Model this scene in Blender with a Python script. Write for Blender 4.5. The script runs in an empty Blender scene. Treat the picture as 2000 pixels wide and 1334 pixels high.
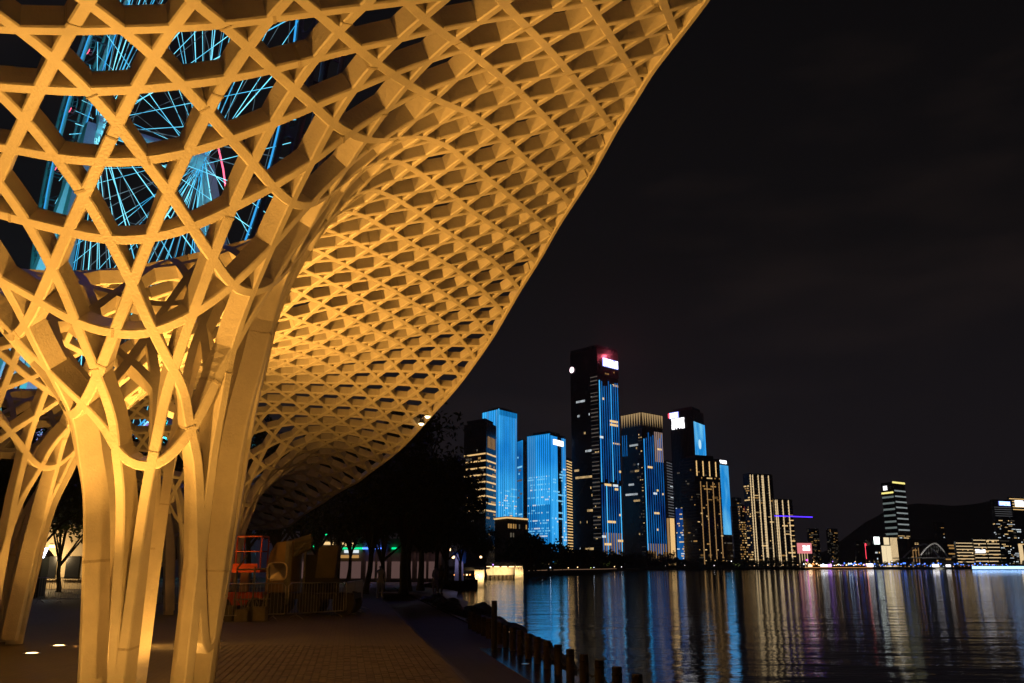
import bpy, bmesh, math, random
import numpy as np
from mathutils import Vector, Matrix
random.seed(7)
rng = np.random.default_rng(7)
S = bpy.context.scene
COL = S.collection

# ------------------------------------------------------------------ camera
CAMZ = 1.62
FPX = 1717.0                       # focal length in pixels of a 2000 px wide picture
TH = math.atan(438.0 / FPX)        # upward pitch
cam = bpy.data.cameras.new('camera')
cam.sensor_width = 36.0
cam.lens = 36.0 * FPX / 2000.0
cam.clip_start = 0.1
cam.clip_end = 12000.0
camo = bpy.data.objects.new('camera', cam)
COL.objects.link(camo)
camo.location = (0, 0, CAMZ)
camo.rotation_euler = (math.pi / 2 + TH, 0, 0)
S.camera = camo

# ------------------------------------------------------------------ world: hazy night sky over a lit city
W = bpy.data.worlds.new('World')
S.world = W
W.use_nodes = True
wn = W.node_tree.nodes
wl = W.node_tree.links
wn.clear()
wo = wn.new('ShaderNodeOutputWorld')
bg = wn.new('ShaderNodeBackground')
tc = wn.new('ShaderNodeTexCoord')
sep = wn.new('ShaderNodeSeparateXYZ')
wl.new(tc.outputs['Generated'], sep.inputs[0])
ramp = wn.new('ShaderNodeValToRGB')
cr = ramp.color_ramp
cr.elements[0].position = 0.0
cr.elements[0].color = (0.0130, 0.0108, 0.0136, 1)
cr.elements[1].position = 0.62
cr.elements[1].color = (0.0031, 0.0027, 0.0029, 1)
e = cr.elements.new(0.14); e.color = (0.0092, 0.0076, 0.0092, 1)
e = cr.elements.new(0.33); e.color = (0.0048, 0.0042, 0.0046, 1)
wl.new(sep.outputs['Z'], ramp.inputs[0])
mp = wn.new('ShaderNodeMapping')
mp.inputs['Scale'].default_value = (1.2, 1.2, 4.5)
wl.new(tc.outputs['Generated'], mp.inputs[0])
nz = wn.new('ShaderNodeTexNoise')
nz.inputs['Scale'].default_value = 2.2
nz.inputs['Detail'].default_value = 5.0
nz.inputs['Roughness'].default_value = 0.55
wl.new(mp.outputs[0], nz.inputs['Vector'])
cl = wn.new('ShaderNodeValToRGB')
cl.color_ramp.elements[0].position = 0.48
cl.color_ramp.elements[0].color = (0, 0, 0, 1)
cl.color_ramp.elements[1].position = 0.74
cl.color_ramp.elements[1].color = (0.0062, 0.0036, 0.0026, 1)
wl.new(nz.outputs['Fac'], cl.inputs[0])
add = wn.new('ShaderNodeMixRGB')
add.blend_type = 'ADD'
add.inputs[0].default_value = 1.0
wl.new(ramp.outputs[0], add.inputs[1])
wl.new(cl.outputs[0], add.inputs[2])
wl.new(add.outputs[0], bg.inputs['Color'])
bg.inputs['Strength'].default_value = 1.0
wl.new(bg.outputs[0], wo.inputs['Surface'])

S.view_settings.view_transform = 'Standard'
S.view_settings.look = 'None'
S.view_settings.exposure = 0.0
S.view_settings.gamma = 1.0
S.view_settings.use_curve_mapping = False
S.render.engine = 'CYCLES'
S.cycles.use_denoising = True
S.cycles.max_bounces = 6
S.cycles.diffuse_bounces = 3
S.cycles.glossy_bounces = 3
S.cycles.transmission_bounces = 2
S.cycles.sample_clamp_indirect = 6.0
S.cycles.caustics_reflective = False
S.cycles.caustics_refractive = False

# ------------------------------------------------------------------ helpers
def ray(px, py):
    x = (px - 1000.0) / FPX
    y = (667.0 - py) / FPX
    return Vector((x, math.cos(TH) - y * math.sin(TH), math.sin(TH) + y * math.cos(TH)))

def at(px, py, Y):
    r = ray(px, py)
    r = r * (Y / r.y)
    return Vector((r.x, r.y, r.z + CAMZ))

def gnd(px, py, z=0.0):
    r = ray(px, py)
    r = r * ((z - CAMZ) / r.z)
    return Vector((r.x, r.y, z))

def tag(o, label=None, cat=None, group=None, kind=None):
    if label: o['label'] = label
    if cat: o['category'] = cat
    if group: o['group'] = group
    if kind: o['kind'] = kind
    return o

def empty(name, loc=(0, 0, 0), rz=0.0, parent=None):
    o = bpy.data.objects.new(name, None)
    COL.objects.link(o)
    o.location = loc
    o.rotation_euler = (0, 0, rz)
    o.empty_display_size = 0.2
    if parent: o.parent = parent
    return o

def link(name, me, parent=None, loc=None, rz=0.0):
    o = bpy.data.objects.new(name, me)
    COL.objects.link(o)
    if parent: o.parent = parent
    if loc is not None: o.location = loc
    if rz: o.rotation_euler = (0, 0, rz)
    return o

class MB:
    """collects boxes, bars, tubes and quads and links them as one mesh object"""
    def __init__(self):
        self.v = []; self.f = []; self.m = []
    def quad(self, a, b, c, d, mi=0):
        n = len(self.v)
        self.v += [tuple(a), tuple(b), tuple(c), tuple(d)]
        self.f.append((n, n + 1, n + 2, n + 3)); self.m.append(mi)
    def hexa(self, p, mi=0):
        n = len(self.v)
        self.v += [tuple(q) for q in p]
        for q in ((0, 3, 2, 1), (4, 5, 6, 7), (0, 1, 5, 4), (1, 2, 6, 5), (2, 3, 7, 6), (3, 0, 4, 7)):
            self.f.append(tuple(n + i for i in q)); self.m.append(mi)
    def box(self, c, s, rz=0.0, mi=0):
        x, y, z = s[0] / 2, s[1] / 2, s[2] / 2
        co, si = math.cos(rz), math.sin(rz)
        P = []
        for dz in (-z, z):
            for dx, dy in ((-x, -y), (x, -y), (x, y), (-x, y)):
                P.append((c[0] + dx * co - dy * si, c[1] + dx * si + dy * co, c[2] + dz))
        self.hexa(P, mi)
    def tube(self, pts, r, n=6, mi=0, closed=False, cap=True):
        pts = [Vector(p) for p in pts]
        if not isinstance(r, (list, tuple)): r = [r] * len(pts)
        base = len(self.v)
        N = len(pts)
        up = None
        for i, p in enumerate(pts):
            a = pts[(i - 1) % N] if (closed or i > 0) else p
            b = pts[(i + 1) % N] if (closed or i < N - 1) else p
            t = (b - a)
            if t.length < 1e-9: t = Vector((0, 0, 1))
            t.normalize()
            if up is None:
                up = Vector((0, 0, 1)) if abs(t.z) < 0.9 else Vector((1, 0, 0))
            u = t.cross(up)
            if u.length < 1e-6: u = t.cross(Vector((0.3, 1, 0.2)))
            u.normalize(); w = u.cross(t); up = w
            for k in range(n):
                an = 2 * math.pi * k / n
                q = p + (u * math.cos(an) + w * math.sin(an)) * r[i]
                self.v.append(tuple(q))
        for i in range(N if closed else N - 1):
            j = (i + 1) % N
            for k in range(n):
                k2 = (k + 1) % n
                self.f.append((base + i * n + k, base + i * n + k2, base + j * n + k2, base + j * n + k)); self.m.append(mi)
        if cap and not closed:
            self.f.append(tuple(base + k for k in range(n))[::-1]); self.m.append(mi)
            self.f.append(tuple(base + (N - 1) * n + k for k in range(n))); self.m.append(mi)
    def bar(self, a, b, w, h, mi=0):
        """square bar from a to b"""
        a = Vector(a); b = Vector(b); t = (b - a).normalized()
        up = Vector((0, 0, 1)) if abs(t.z) < 0.95 else Vector((0, 1, 0))
        u = t.cross(up).normalized(); w2 = u.cross(t)
        P = []
        for p in (a, b):
            for su, sw in ((-1, -1), (1, -1), (1, 1), (-1, 1)):
                P.append(p + u * (su * w / 2) + w2 * (sw * h / 2))
        self.hexa(P, mi)
    def lathe(self, prof, c=(0, 0, 0), n=16, mi=0):
        base = len(self.v)
        for r, z in prof:
            for k in range(n):
                an = 2 * math.pi * k / n
                self.v.append((c[0] + r * math.cos(an), c[1] + r * math.sin(an), c[2] + z))
        for i in range(len(prof) - 1):
            for k in range(n):
                k2 = (k + 1) % n
                self.f.append((base + i * n + k, base + i * n + k2, base + (i + 1) * n + k2, base + (i + 1) * n + k)); self.m.append(mi)
        if prof[0][0] > 1e-4: self.f.append(tuple(base + k for k in range(n))[::-1]); self.m.append(mi)
        if prof[-1][0] > 1e-4: self.f.append(tuple(base + (len(prof) - 1) * n + k for k in range(n))); self.m.append(mi)
    def mesh(self, name, mats, smooth=False):
        me = bpy.data.meshes.new(name)
        me.from_pydata(self.v, [], self.f)
        if not isinstance(mats, (list, tuple)): mats = [mats]
        for m in mats: me.materials.append(m)
        if len(mats) > 1: me.polygons.foreach_set('material_index', self.m)
        if smooth: me.polygons.foreach_set('use_smooth', [True] * len(self.f))
        me.update()
        return me
    def build(self, name, mats, parent=None, loc=None, rz=0.0, smooth=False):
        return link(name, self.mesh(name, mats, smooth), parent, loc, rz)

def copy_tree(o, parent=None):
    c = o.copy()
    COL.objects.link(c)
    if parent: c.parent = parent
    for ch in list(o.children): copy_tree(ch, c)
    return c

MATS = {}
def mat(name, color=(0.5, 0.5, 0.5), rough=0.6, metal=0.0, noise=0.0, nscale=8.0, bump=0.0, bscale=40.0, spec=0.5, color2=None):
    """painted, weathered surface: colour varied by noise, fine relief by bump"""
    m = bpy.data.materials.new(name)
    m.use_nodes = True
    nt = m.node_tree; n = nt.nodes; l = nt.links
    b = n['Principled BSDF']
    b.inputs['Roughness'].default_value = rough
    b.inputs['Metallic'].default_value = metal
    b.inputs['Specular IOR Level'].default_value = spec
    b.inputs['Base Color'].default_value = (*color, 1)
    if noise or bump or color2:
        t = n.new('ShaderNodeTexCoord')
    if noise or color2:
        x = n.new('ShaderNodeTexNoise'); x.inputs['Scale'].default_value = nscale
        x.inputs['Detail'].default_value = 6.0; x.inputs['Roughness'].default_value = 0.65
        l.new(t.outputs['Object'], x.inputs['Vector'])
        r = n.new('ShaderNodeValToRGB')
        r.color_ramp.elements[0].position = 0.3; r.color_ramp.elements[1].position = 0.72
        c2 = color2 if color2 else tuple(c * (1 - noise) for c in color)
        r.color_ramp.elements[0].color = (*c2, 1)
        r.color_ramp.elements[1].color = (*color, 1)
        l.new(x.outputs['Fac'], r.inputs[0]); l.new(r.outputs[0], b.inputs['Base Color'])
        rr = n.new('ShaderNodeMapRange')
        rr.inputs['To Min'].default_value = max(0.02, rough - 0.1); rr.inputs['To Max'].default_value = min(1, rough + 0.12)
        l.new(x.outputs['Fac'], rr.inputs['Value']); l.new(rr.outputs[0], b.inputs['Roughness'])
    if bump:
        y = n.new('ShaderNodeTexNoise'); y.inputs['Scale'].default_value = bscale; y.inputs['Detail'].default_value = 4.0
        l.new(t.outputs['Object'], y.inputs['Vector'])
        bb = n.new('ShaderNodeBump'); bb.inputs['Strength'].default_value = bump; bb.inputs['Distance'].default_value = 0.02
        l.new(y.outputs['Fac'], bb.inputs['Height']); l.new(bb.outputs[0], b.inputs['Normal'])
    MATS[name] = m
    return m

def emit(name, color, strength, base=(0.02, 0.02, 0.02)):
    m = bpy.data.materials.new(name)
    m.use_nodes = True
    b = m.node_tree.nodes['Principled BSDF']
    b.inputs['Base Color'].default_value = (*base, 1)
    b.inputs['Roughness'].default_value = 0.4
    b.inputs['Emission Color'].default_value = (*color, 1)
    b.inputs['Emission Strength'].default_value = strength
    MATS[name] = m
    return m

# ------------------------------------------------------------------ the lattice canopy: a triaxial rib grid, flat in plan, draped over a
# surface that hangs down into trumpet-shaped columns.  Lengths below are in half cells; one half cell is 0.45 m.
CA = 0.45
NODES = np.array([(-10.22,16.01,10.70),(-8.27,16.45,11.01),(-6.32,16.90,11.40),(-4.37,17.34,12.04),(-2.42,17.78,12.61),(-9.63,17.92,10.41),(-7.68,18.36,10.89),(-5.73,18.81,11.48),(-3.78,19.25,12.36),(-1.83,19.70,13.19),(-10.99,19.39,9.45),(-9.03,19.83,9.59),(-7.08,20.28,10.44),(-5.13,20.72,11.65),(-3.18,21.16,12.84),(-1.23,21.61,13.87),(-12.34,20.86,8.43),(-10.39,21.30,8.10),(-8.44,21.74,8.66),(-6.49,22.19,10.00),(-4.54,22.63,11.93),(-2.59,23.07,13.40),(-0.64,23.52,14.43),(-11.75,22.77,6.38),(-9.80,23.21,6.15),(-7.85,23.65,7.61),(-3.95,24.54,12.53),(-11.16,24.68,2.99),(-9.21,25.12,3.71),(-9.24,16.23,10.82),(-7.29,16.68,11.18),(-5.34,17.12,11.72),(-3.39,17.56,12.35),(-10.60,17.70,10.36),(-8.65,18.14,10.65),(-6.70,18.59,11.12),(-4.75,19.03,11.92),(-2.80,19.47,12.68),(-11.96,19.17,9.69),(-10.01,19.61,9.48),(-8.06,20.05,9.94),(-6.11,20.50,11.03),(-4.16,20.94,12.21),(-2.21,21.38,13.35),(-11.37,21.08,8.35),(-9.42,21.52,8.31),(-7.47,21.96,9.41),(-5.52,22.41,10.65),(-3.57,22.85,12.68),(-10.78,22.99,6.18),(-8.83,23.43,6.78),(-6.88,23.88,8.75),(-8.33,57.30,13.40),(-8.92,55.38,13.49),(-6.97,55.83,13.83),(-9.51,53.47,13.50),(-7.56,53.92,13.89),(-5.61,54.36,14.35),(-10.10,51.56,13.38),(-8.15,52.01,13.83),(-6.20,52.45,14.25),(-10.69,49.65,13.23),(-8.74,50.10,13.82),(-6.79,50.54,14.30),(-4.84,50.98,14.76),(-11.28,47.74,13.13),(-9.33,48.19,13.73),(-7.38,48.63,14.24),(-5.43,49.07,14.63),(-11.87,45.83,12.96),(-9.92,46.27,13.65),(-7.97,46.72,14.18),(-6.02,47.16,14.53),(-10.51,44.36,13.58),(-8.56,44.81,14.06),(-6.61,45.25,14.52),(-4.66,45.69,15.00),(-11.10,42.45,13.58),(-9.15,42.90,13.93),(-7.20,43.34,14.37),(-5.25,43.78,14.84),(-3.30,44.23,15.43),(0.60,45.11,16.81),(-9.74,40.99,13.80),(-7.79,41.43,14.20),(-5.84,41.87,14.64),(-3.89,42.32,15.20),(-1.94,42.76,15.83),(0.01,43.20,16.54),(1.96,43.65,17.35),(-8.38,39.52,14.06),(-6.43,39.96,14.48),(-4.48,40.41,14.98),(-2.53,40.85,15.59),(-0.58,41.29,16.25),(1.37,41.74,17.03),(-7.03,38.05,14.27),(-5.08,38.50,14.76),(-3.12,38.94,15.32),(-1.17,39.38,15.95),(0.78,39.83,16.70),(-7.62,36.14,14.04),(-5.67,36.58,14.52),(-3.72,37.03,15.05),(-1.77,37.47,15.65),(0.18,37.92,16.36),(2.13,38.36,17.17),(-6.26,34.67,14.30),(-4.31,35.12,14.85),(-2.36,35.56,15.44),(-0.41,36.00,16.07),(1.54,36.45,16.83),(3.49,36.89,17.61),(-4.90,33.21,14.52),(-2.95,33.65,15.12),(-1.00,34.09,15.74),(0.95,34.54,16.50),(2.90,34.98,17.28),(-3.54,31.74,14.77),(-1.59,32.18,15.41),(0.36,32.63,16.12),(2.31,33.07,16.92),(4.26,33.51,17.75),(-2.18,30.27,15.12),(-0.23,30.72,15.79),(1.72,31.16,16.50),(3.67,31.60,17.29),(-2.77,28.36,14.46),(-0.82,28.81,15.38),(1.13,29.25,16.05),(3.08,29.69,16.80),(-3.36,26.45,13.61),(-1.41,26.89,14.84),(0.54,27.34,15.58),(2.49,27.78,16.27),(4.44,28.23,17.04),(-2.00,24.98,14.08),(-0.05,25.43,15.04),(1.90,25.87,15.71),(3.85,26.31,16.43),(1.31,23.96,15.17),(3.26,24.40,15.86),(5.21,24.85,16.62),(0.72,22.05,14.55),(2.67,22.49,15.20),(4.62,22.94,15.94),(0.13,20.14,13.87),(2.08,20.58,14.54)])
COLUMNS = [(-10.58, 27.4), (-24.3, 71.0), (-26.0, 43.2)]
CSC = [0.96, 1.28, 1.42]
GR = np.array([0.0, 1.7, 1.9, 2.0, 2.2, 2.45, 2.85, 3.1, 3.9, 4.8, 5.7, 7.4, 9.3, 12.0, 200.0])
GG = np.array([-4.0, -0.6, -0.13, 0.0, 0.22, 0.42, 0.54, 0.61, 0.71, 0.79, 0.86, 0.94, 0.98, 1.0, 1.0])
ZB = -3.6
def _pchip(x, y, q):
    h = np.diff(x); d = np.diff(y) / h
    m = np.zeros(len(x))
    for i in range(1, len(x) - 1):
        if d[i - 1] * d[i] > 0:
            w1 = 2 * h[i] + h[i - 1]; w2 = h[i] + 2 * h[i - 1]
            m[i] = (w1 + w2) / (w1 / d[i - 1] + w2 / d[i])
    m[0] = d[0]
    i = np.clip(np.searchsorted(x, q) - 1, 0, len(h) - 1)
    t = (q - x[i]) / h[i]
    return ((2 * t ** 3 - 3 * t ** 2 + 1) * y[i] + (t ** 3 - 2 * t ** 2 + t) * h[i] * m[i] + (-2 * t ** 3 + 3 * t ** 2) * y[i + 1] + (t ** 3 - t ** 2) * h[i] * m[i + 1])
_q = np.r_[np.linspace(0, 14, 701), 200.0]
_g = _pchip(GR, GG, np.clip(_q, 0, 199.9))
_k = np.hanning(13); _k /= _k.sum()
_gs = np.r_[_g[:6], np.convolve(_g[:-1], _k, 'valid'), _g[-7:]]
GR, GG = _q, _gs
def gcol(x, y, i):
    return np.interp(np.hypot(x - COLUMNS[i][0], y - COLUMNS[i][1]) / CSC[i], GR, GG)
def gall(x, y):
    g = [gcol(x, y, i) for i in range(3)]
    return np.minimum(np.minimum(g[0], g[1]), g[2]) * 1.0
def gsoft(x, y):
    g = np.stack([gcol(x, y, i) for i in range(3)])
    lo = g.min(0)
    pr = np.prod(np.clip(g, 0, 1), 0)
    return np.where(lo < 0.05, lo, pr)
DAT = [(-1.35, 56, 14.5), (-6.1, 65, 10.9), (-13.2, 76, 6.9), (-22, 88, 3.7), (-26.8, 92, 3.6), (-15, 64.6, 10.8), (-18.5, 64, 10.8),
       (-15.1, 74, 8.9), (-18.5, 80, 7.3), (-20, 86, 4.5), (-16.9, 82, 5.2), (5.9, 23.1, 16.6)]
PAN = [(-24, 30, 10.5), (-20, 20, 9.8), (-14, 11, 10.6), (-5, 10, 11.4), (2, 12, 13.2), (8, 14, 16.6), (-33, 40, 10.8), (-33, 55, 10.5),
       (-33, 75, 8), (-20, 52, 12), (-14, 43, 13), (-34, 20, 9.5), (-31, 88, 4.2), (-24.3, 71, 10.4), (-26.0, 43.2, 10.8), (7.5, 30, 17.8), (-27, 64, 9.6)]
def _a(px, py, Y):
    q = at(px, py, Y * CA); return (q.x / CA, Y, (q.z - CAMZ) / CA)
SIL = [_a(520, 700, 27.4), _a(545, 600, 27.4), _a(596, 480, 27.0), _a(648, 400, 27.0), _a(648, 400, 27.4)]
D = np.vstack([NODES, np.array(DAT + SIL, float)])
g0 = gsoft(D[:, 0], D[:, 1])
keep = g0 > 0.34
D = D[keep]; g0 = g0[keep]
PX = np.vstack([np.c_[D[:, :2], (D[:, 2] - ZB) / g0 + ZB], np.array(PAN, float)])
def tk(r2):
    return 0.5 * r2 * np.log(r2 + 1e-9)
n_ = len(PX)
dx_ = PX[:, None, :2] - PX[None, :, :2]
K_ = tk((dx_ ** 2).sum(-1)) + np.eye(n_) * 3.0
Pm = np.c_[np.ones(n_), PX[:, :2]]
A_ = np.block([[K_, Pm], [Pm.T, np.zeros((3, 3))]])
sol = np.linalg.solve(A_, np.r_[PX[:, 2], 0, 0, 0])
def plateau(x, y):
    out = np.empty(len(x))
    for i in range(0, len(x), 20000):
        xx = x[i:i + 20000]; yy = y[i:i + 20000]
        r2 = (xx[:, None] - PX[None, :, 0]) ** 2 + (yy[:, None] - PX[None, :, 1]) ** 2
        out[i:i + 20000] = tk(r2) @ sol[:n_] + sol[n_] + sol[n_ + 1] * xx + sol[n_ + 2] * yy
    return out
def surf(x, y):
    x = np.asarray(x, float); y = np.asarray(y, float)
    return ZB + (plateau(x, y) - ZB) * gsoft(x, y)
EDGE = [(8.2, 6), (7.6, 11), (6.9, 16), (6.3, 20), (5.9, 23.1), (5.3, 26.4), (4.95, 28.6), (4.45, 33.0), (3.75, 37.6), (3.05, 40.9), (2.3, 44.3), (1.62, 47.0), (0.5, 50.4),
        (-1.35, 56), (-3.6, 61.0), (-6.2, 65.3), (-9.5, 71), (-13.2, 76), (-17.5, 82), (-22, 88), (-26.8, 92)]
E_ = np.array(EDGE)
def smooth_curve(P, n):
    P = np.asarray(P, float)
    t = np.r_[0, np.cumsum(np.hypot(*np.diff(P, axis=0).T))]
    u = np.linspace(0, t[-1], n)
    # Catmull-Rom through the points
    out = []
    for q in u:
        i = min(max(np.searchsorted(t, q) - 1, 0), len(P) - 2)
        p0 = P[max(i - 1, 0)]; p1 = P[i]; p2 = P[i + 1]; p3 = P[min(i + 2, len(P) - 1)]
        s = (q - t[i]) / (t[i + 1] - t[i])
        m1 = (p2 - p0) / 2; m2 = (p3 - p1) / 2
        out.append((2 * s ** 3 - 3 * s ** 2 + 1) * p1 + (s ** 3 - 2 * s ** 2 + s) * m1 + (-2 * s ** 3 + 3 * s ** 2) * p2 + (s ** 3 - s ** 2) * m2)
    return np.array(out)
edge = smooth_curve(E_, 240)
edge = np.vstack([edge])
def edge_x(y):
    o = np.argsort(edge[:, 1])
    return np.interp(y, edge[o, 1], edge[o, 0])
def inside(x, y):
    return (x < edge_x(y) - 0.05) & (y > 7) & (x > -33) & (y < 91.5) & (x > -33 + 0 * y)

mat_rib = mat('cream_paint', (0.80, 0.74, 0.64), 0.40, noise=0.22, nscale=2.2, bump=0.35, bscale=34.0)
mat_seam = mat('welded_joint', (0.70, 0.62, 0.50), 0.5, noise=0.25, nscale=30.0, bump=0.9, bscale=90.0)

canopy = empty('lattice_canopy', (COLUMNS[0][0] * CA, COLUMNS[0][1] * CA, 0))
tag(canopy, 'huge cream painted lattice canopy on flared branching columns lit amber from below', 'canopy')
OFF = Vector(canopy.location)

phi = 0.2236
O_ = np.array([-10.217, 16.011])
e1 = np.array([math.cos(phi), math.sin(phi)]); e2 = np.array([-e1[1], e1[0]])

def frame(P):
    """surface normal, pointing to the upper side"""
    h = 0.12
    zx = (surf(P[:, 0] + h, P[:, 1]) - surf(P[:, 0] - h, P[:, 1])) / (2 * h)
    zy = (surf(P[:, 0], P[:, 1] + h) - surf(P[:, 0], P[:, 1] - h)) / (2 * h)
    N = np.stack([-zx, -zy, np.ones_like(zx)], 1)
    return N / np.linalg.norm(N, axis=1, keepdims=True)

def sweep(P3, N, w, d, lift=0.0, ch=0.035):
    """rib with small chamfers: P3 (n,3) on the surface, N normals; returns vertices and faces"""
    T = np.gradient(P3, axis=0)
    T /= np.linalg.norm(T, axis=1, keepdims=True)
    N = N - (N * T).sum(1, keepdims=True) * T
    N /= np.linalg.norm(N, axis=1, keepdims=True)
    B = np.cross(N, T)
    n = len(P3)
    dd = np.asarray(d).reshape(-1, 1) * np.ones((n, 1))
    h = w / 2
    sec = [(-h + ch, 0), (h - ch, 0), (h, ch), (h, None), (-h, None), (-h, ch)]
    rings = []
    for b, q in sec:
        off = dd if q is None else q
        rings.append(P3 + B * b + N * (off + lift))
    V = np.stack(rings, 1).reshape(-1, 3)
    m = len(sec)
    F = []
    for i in range(n - 1):
        for k in range(m):
            k2 = (k + 1) % m
            F.append((i * m + k, i * m + k2, (i + 1) * m + k2, (i + 1) * m + k))
    F.append(tuple(range(m))[::-1]); F.append(tuple((n - 1) * m + k for k in range(m)))
    return V, F

def to_world(V):
    V = np.array(V) * CA
    V[:, 2] += CAMZ
    V[:, 0] -= OFF.x; V[:, 1] -= OFF.y
    return V

def runs(mask):
    idx = np.flatnonzero(mask)
    if len(idx) == 0: return []
    sp = np.flatnonzero(np.diff(idx) > 1)
    return np.split(idx, sp + 1)

seam = MB()
def rib_line(org, dr):
    s = np.arange(-75, 115, 0.04)
    X = org[0] + dr[0] * s; Y = org[1] + dr[1] * s
    near = (X > -34) & (X < 10) & (Y > 6) & (Y < 93)
    X = X[near]; Y = Y[near]
    if len(X) < 20: return
    Z = surf(X, Y)
    ok = inside(X, Y) & (Z > -3.75)
    for r in runs(ok):
        if len(r) < 18: continue
        P = np.stack([X[r], Y[r], Z[r]], 1)
        L = np.r_[0, np.cumsum(np.linalg.norm(np.diff(P, axis=0), axis=1))]
        if L[-1] < 0.9: continue
        m = max(4, int(L[-1] / 0.28))
        u = np.linspace(0, L[-1], m)
        Q = np.stack([np.interp(u, L, P[:, k]) for k in range(3)], 1)
        N = frame(Q)
        # smooth the frame a little along the rib
        for _ in range(2):
            N[1:-1] = (N[:-2] + 2 * N[1:-1] + N[2:]) / 4
            N /= np.linalg.norm(N, axis=1, keepdims=True)
        d = 0.54 + 0.17 * (1 - np.clip(N[:, 2], 0, 1)) ** 1.2
        V, F = sweep(Q, N, 0.295, d)
        me = bpy.data.meshes.new('rib')
        me.from_pydata(to_world(V).tolist(), [], F)
        me.materials.append(mat_rib)
        o = link('rib', me, canopy)
        # welded site joints every few metres on the nearer ribs
        k = random.uniform(2, 9)
        while k < L[-1] - 1:
            i = int(k / L[-1] * (m - 1))
            i = min(max(i, 1), m - 3)
            if Q[i, 1] < 48:
                a = Q[i]; b = Q[i] + (Q[i + 1] - Q[i]) * random.uniform(0.12, 0.3)
                w_ = 0.303
                Vs, Fs = sweep(np.array([a, (a + b) / 2, b]), N[[i, i, i]], w_, d[i] * 1.02, lift=-0.013, ch=0.02)
                nb = len(seam.v)
                seam.v += [tuple(q) for q in to_world(Vs)]
                for f in Fs: seam.f.append(tuple(nb + j for j in f)); seam.m.append(0)
            k += random.uniform(5, 13)

R3 = math.sqrt(3)
for k in range(-60, 20):
    rib_line(O_ + (6 - k) * R3 * e2, e1)
dB = 0.5 * e1 + R3 / 2 * e2
dC = -0.5 * e1 + R3 / 2 * e2
for b in range(-60, 40):
    rib_line(O_ + 2 * b * e1, dB)
for c in range(-30, 60):
    rib_line(O_ + (2 * c + 1) * e1, dC)
o = seam.build('welded_joints', mat_seam, canopy)
o['kind'] = 'stuff'
# rim beam along the free edge
Pz = surf(edge[:, 0], edge[:, 1])
Q = np.c_[edge, Pz]
N = frame(Q)
V, F = sweep(Q, N, 0.24, 0.62, lift=-0.05)
me = bpy.data.meshes.new('rim_beam'); me.from_pydata(to_world(V).tolist(), [], F); me.materials.append(mat_rib)
link('rim_beam', me, canopy)

# ------------------------------------------------------------------ lamps set in the ground round the columns
AMBER = (1.0, 0.455, 0.075)
mat_lamp = emit('amber_lamp_glass', (1.0, 0.62, 0.26), 8.0)
mat_steel = mat('brushed_steel', (0.45, 0.45, 0.46), 0.35, metal=1.0, noise=0.2, nscale=20)
ulight = MB(); ulight.lathe([(0.13, 0.0), (0.16, 0.0), (0.16, 0.018), (0.125, 0.018), (0.12, 0.01)], n=20)
ul_ring = ulight.mesh('bezel', mat_steel)
ulens = MB(); ulens.lathe([(0.115, 0.004), (0.115, 0.012), (0.08, 0.022), (0.0, 0.026)], n=16)
ul_lens = ulens.mesh('lens', mat_lamp)
def uplight(x, y, label, power, aim=None, size=150, blend=0.6):
    t = empty('ground_light', (x, y, 0))
    tag(t, label, 'ground light', 'amber ground lights at the canopy feet')
    link('bezel', ul_ring, t); link('lens', ul_lens, t)
    L = bpy.data.lights.new('uplight_beam', 'SPOT')
    L.energy = power; L.color = AMBER; L.spot_size = math.radians(size); L.spot_blend = blend
    L.shadow_soft_size = 0.11
    lo = bpy.data.objects.new('uplight_beam', L); COL.objects.link(lo); lo.parent = t
    lo.location = (0, 0, 0.05)
    v = Vector(aim) if aim else Vector((0, 0, 1))
    lo.rotation_euler = v.to_track_quat('-Z', 'Y').to_euler()
    return t
C1 = Vector((COLUMNS[0][0] * CA, COLUMNS[0][1] * CA, 0))
C2 = Vector((COLUMNS[1][0] * CA, COLUMNS[1][1] * CA, 0))
C0 = Vector((COLUMNS[2][0] * CA, COLUMNS[2][1] * CA, 0))
def ring(C, r, deg): return C.x + r * math.cos(math.radians(deg)), C.y + r * math.sin(math.radians(deg))
for deg, r_, pw, aim, lab, cone in ((-100, 2.6, 1500, (0.0, -.12, 1), 'amber ground light at the front of the nearest column', 105), (-35, 2.4, 560, (0.45, .0, 1), 'amber ground light at the right of the nearest column', 120),
        (-160, 2.2, 420, (-.1, -.1, 1), 'amber ground light at the left of the nearest column', 120), (95, 1.7, 800, (0.05, -.35, 1), 'amber ground light behind the nearest column', 130), (130, .0, 90, (0, -.1, 1), 'amber ground light inside the ring of legs of the nearest column', 150), (-62, 3.3, 210, (-.25, .35, 1), 'amber ground light in front of the legs of the nearest column, towards the water', 168), (-125, 3.2, 170, (.2, .35, 1), 'amber ground light in front of the legs of the nearest column, away from the water', 168)):
    x, y = ring(C1, r_, deg)
    uplight(x, y, lab, pw, aim, cone)
p = gnd(62, 1277); uplight(p.x, p.y, 'left one of two amber ground lights by the leaning legs', 300, (0.15, 0.0, 1))
p = gnd(115, 1262); uplight(p.x, p.y, 'right one of two amber ground lights by the leaning legs', 2600, (0.9, 0.1, 1), 125)
p = gnd(190, 1262); uplight(p.x, p.y, 'added amber fill lamp unseen behind the left legs of the nearest column', 5400, (1.0, -0.02, .95), 118)  # added lamp, out of sight behind the legs, to brighten the canopy
uplight(-6.55, 20.4, 'added amber fill lamp unseen behind the right legs of the nearest column', 900, (0.2, 0.1, 1))  # second added lamp, also unseen, for the middle of the canopy
x, y = ring(C2, 2.2, -70); uplight(x, y, 'amber ground light before the farthest column', 330, (0.3, -.3, 1), 120)

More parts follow.
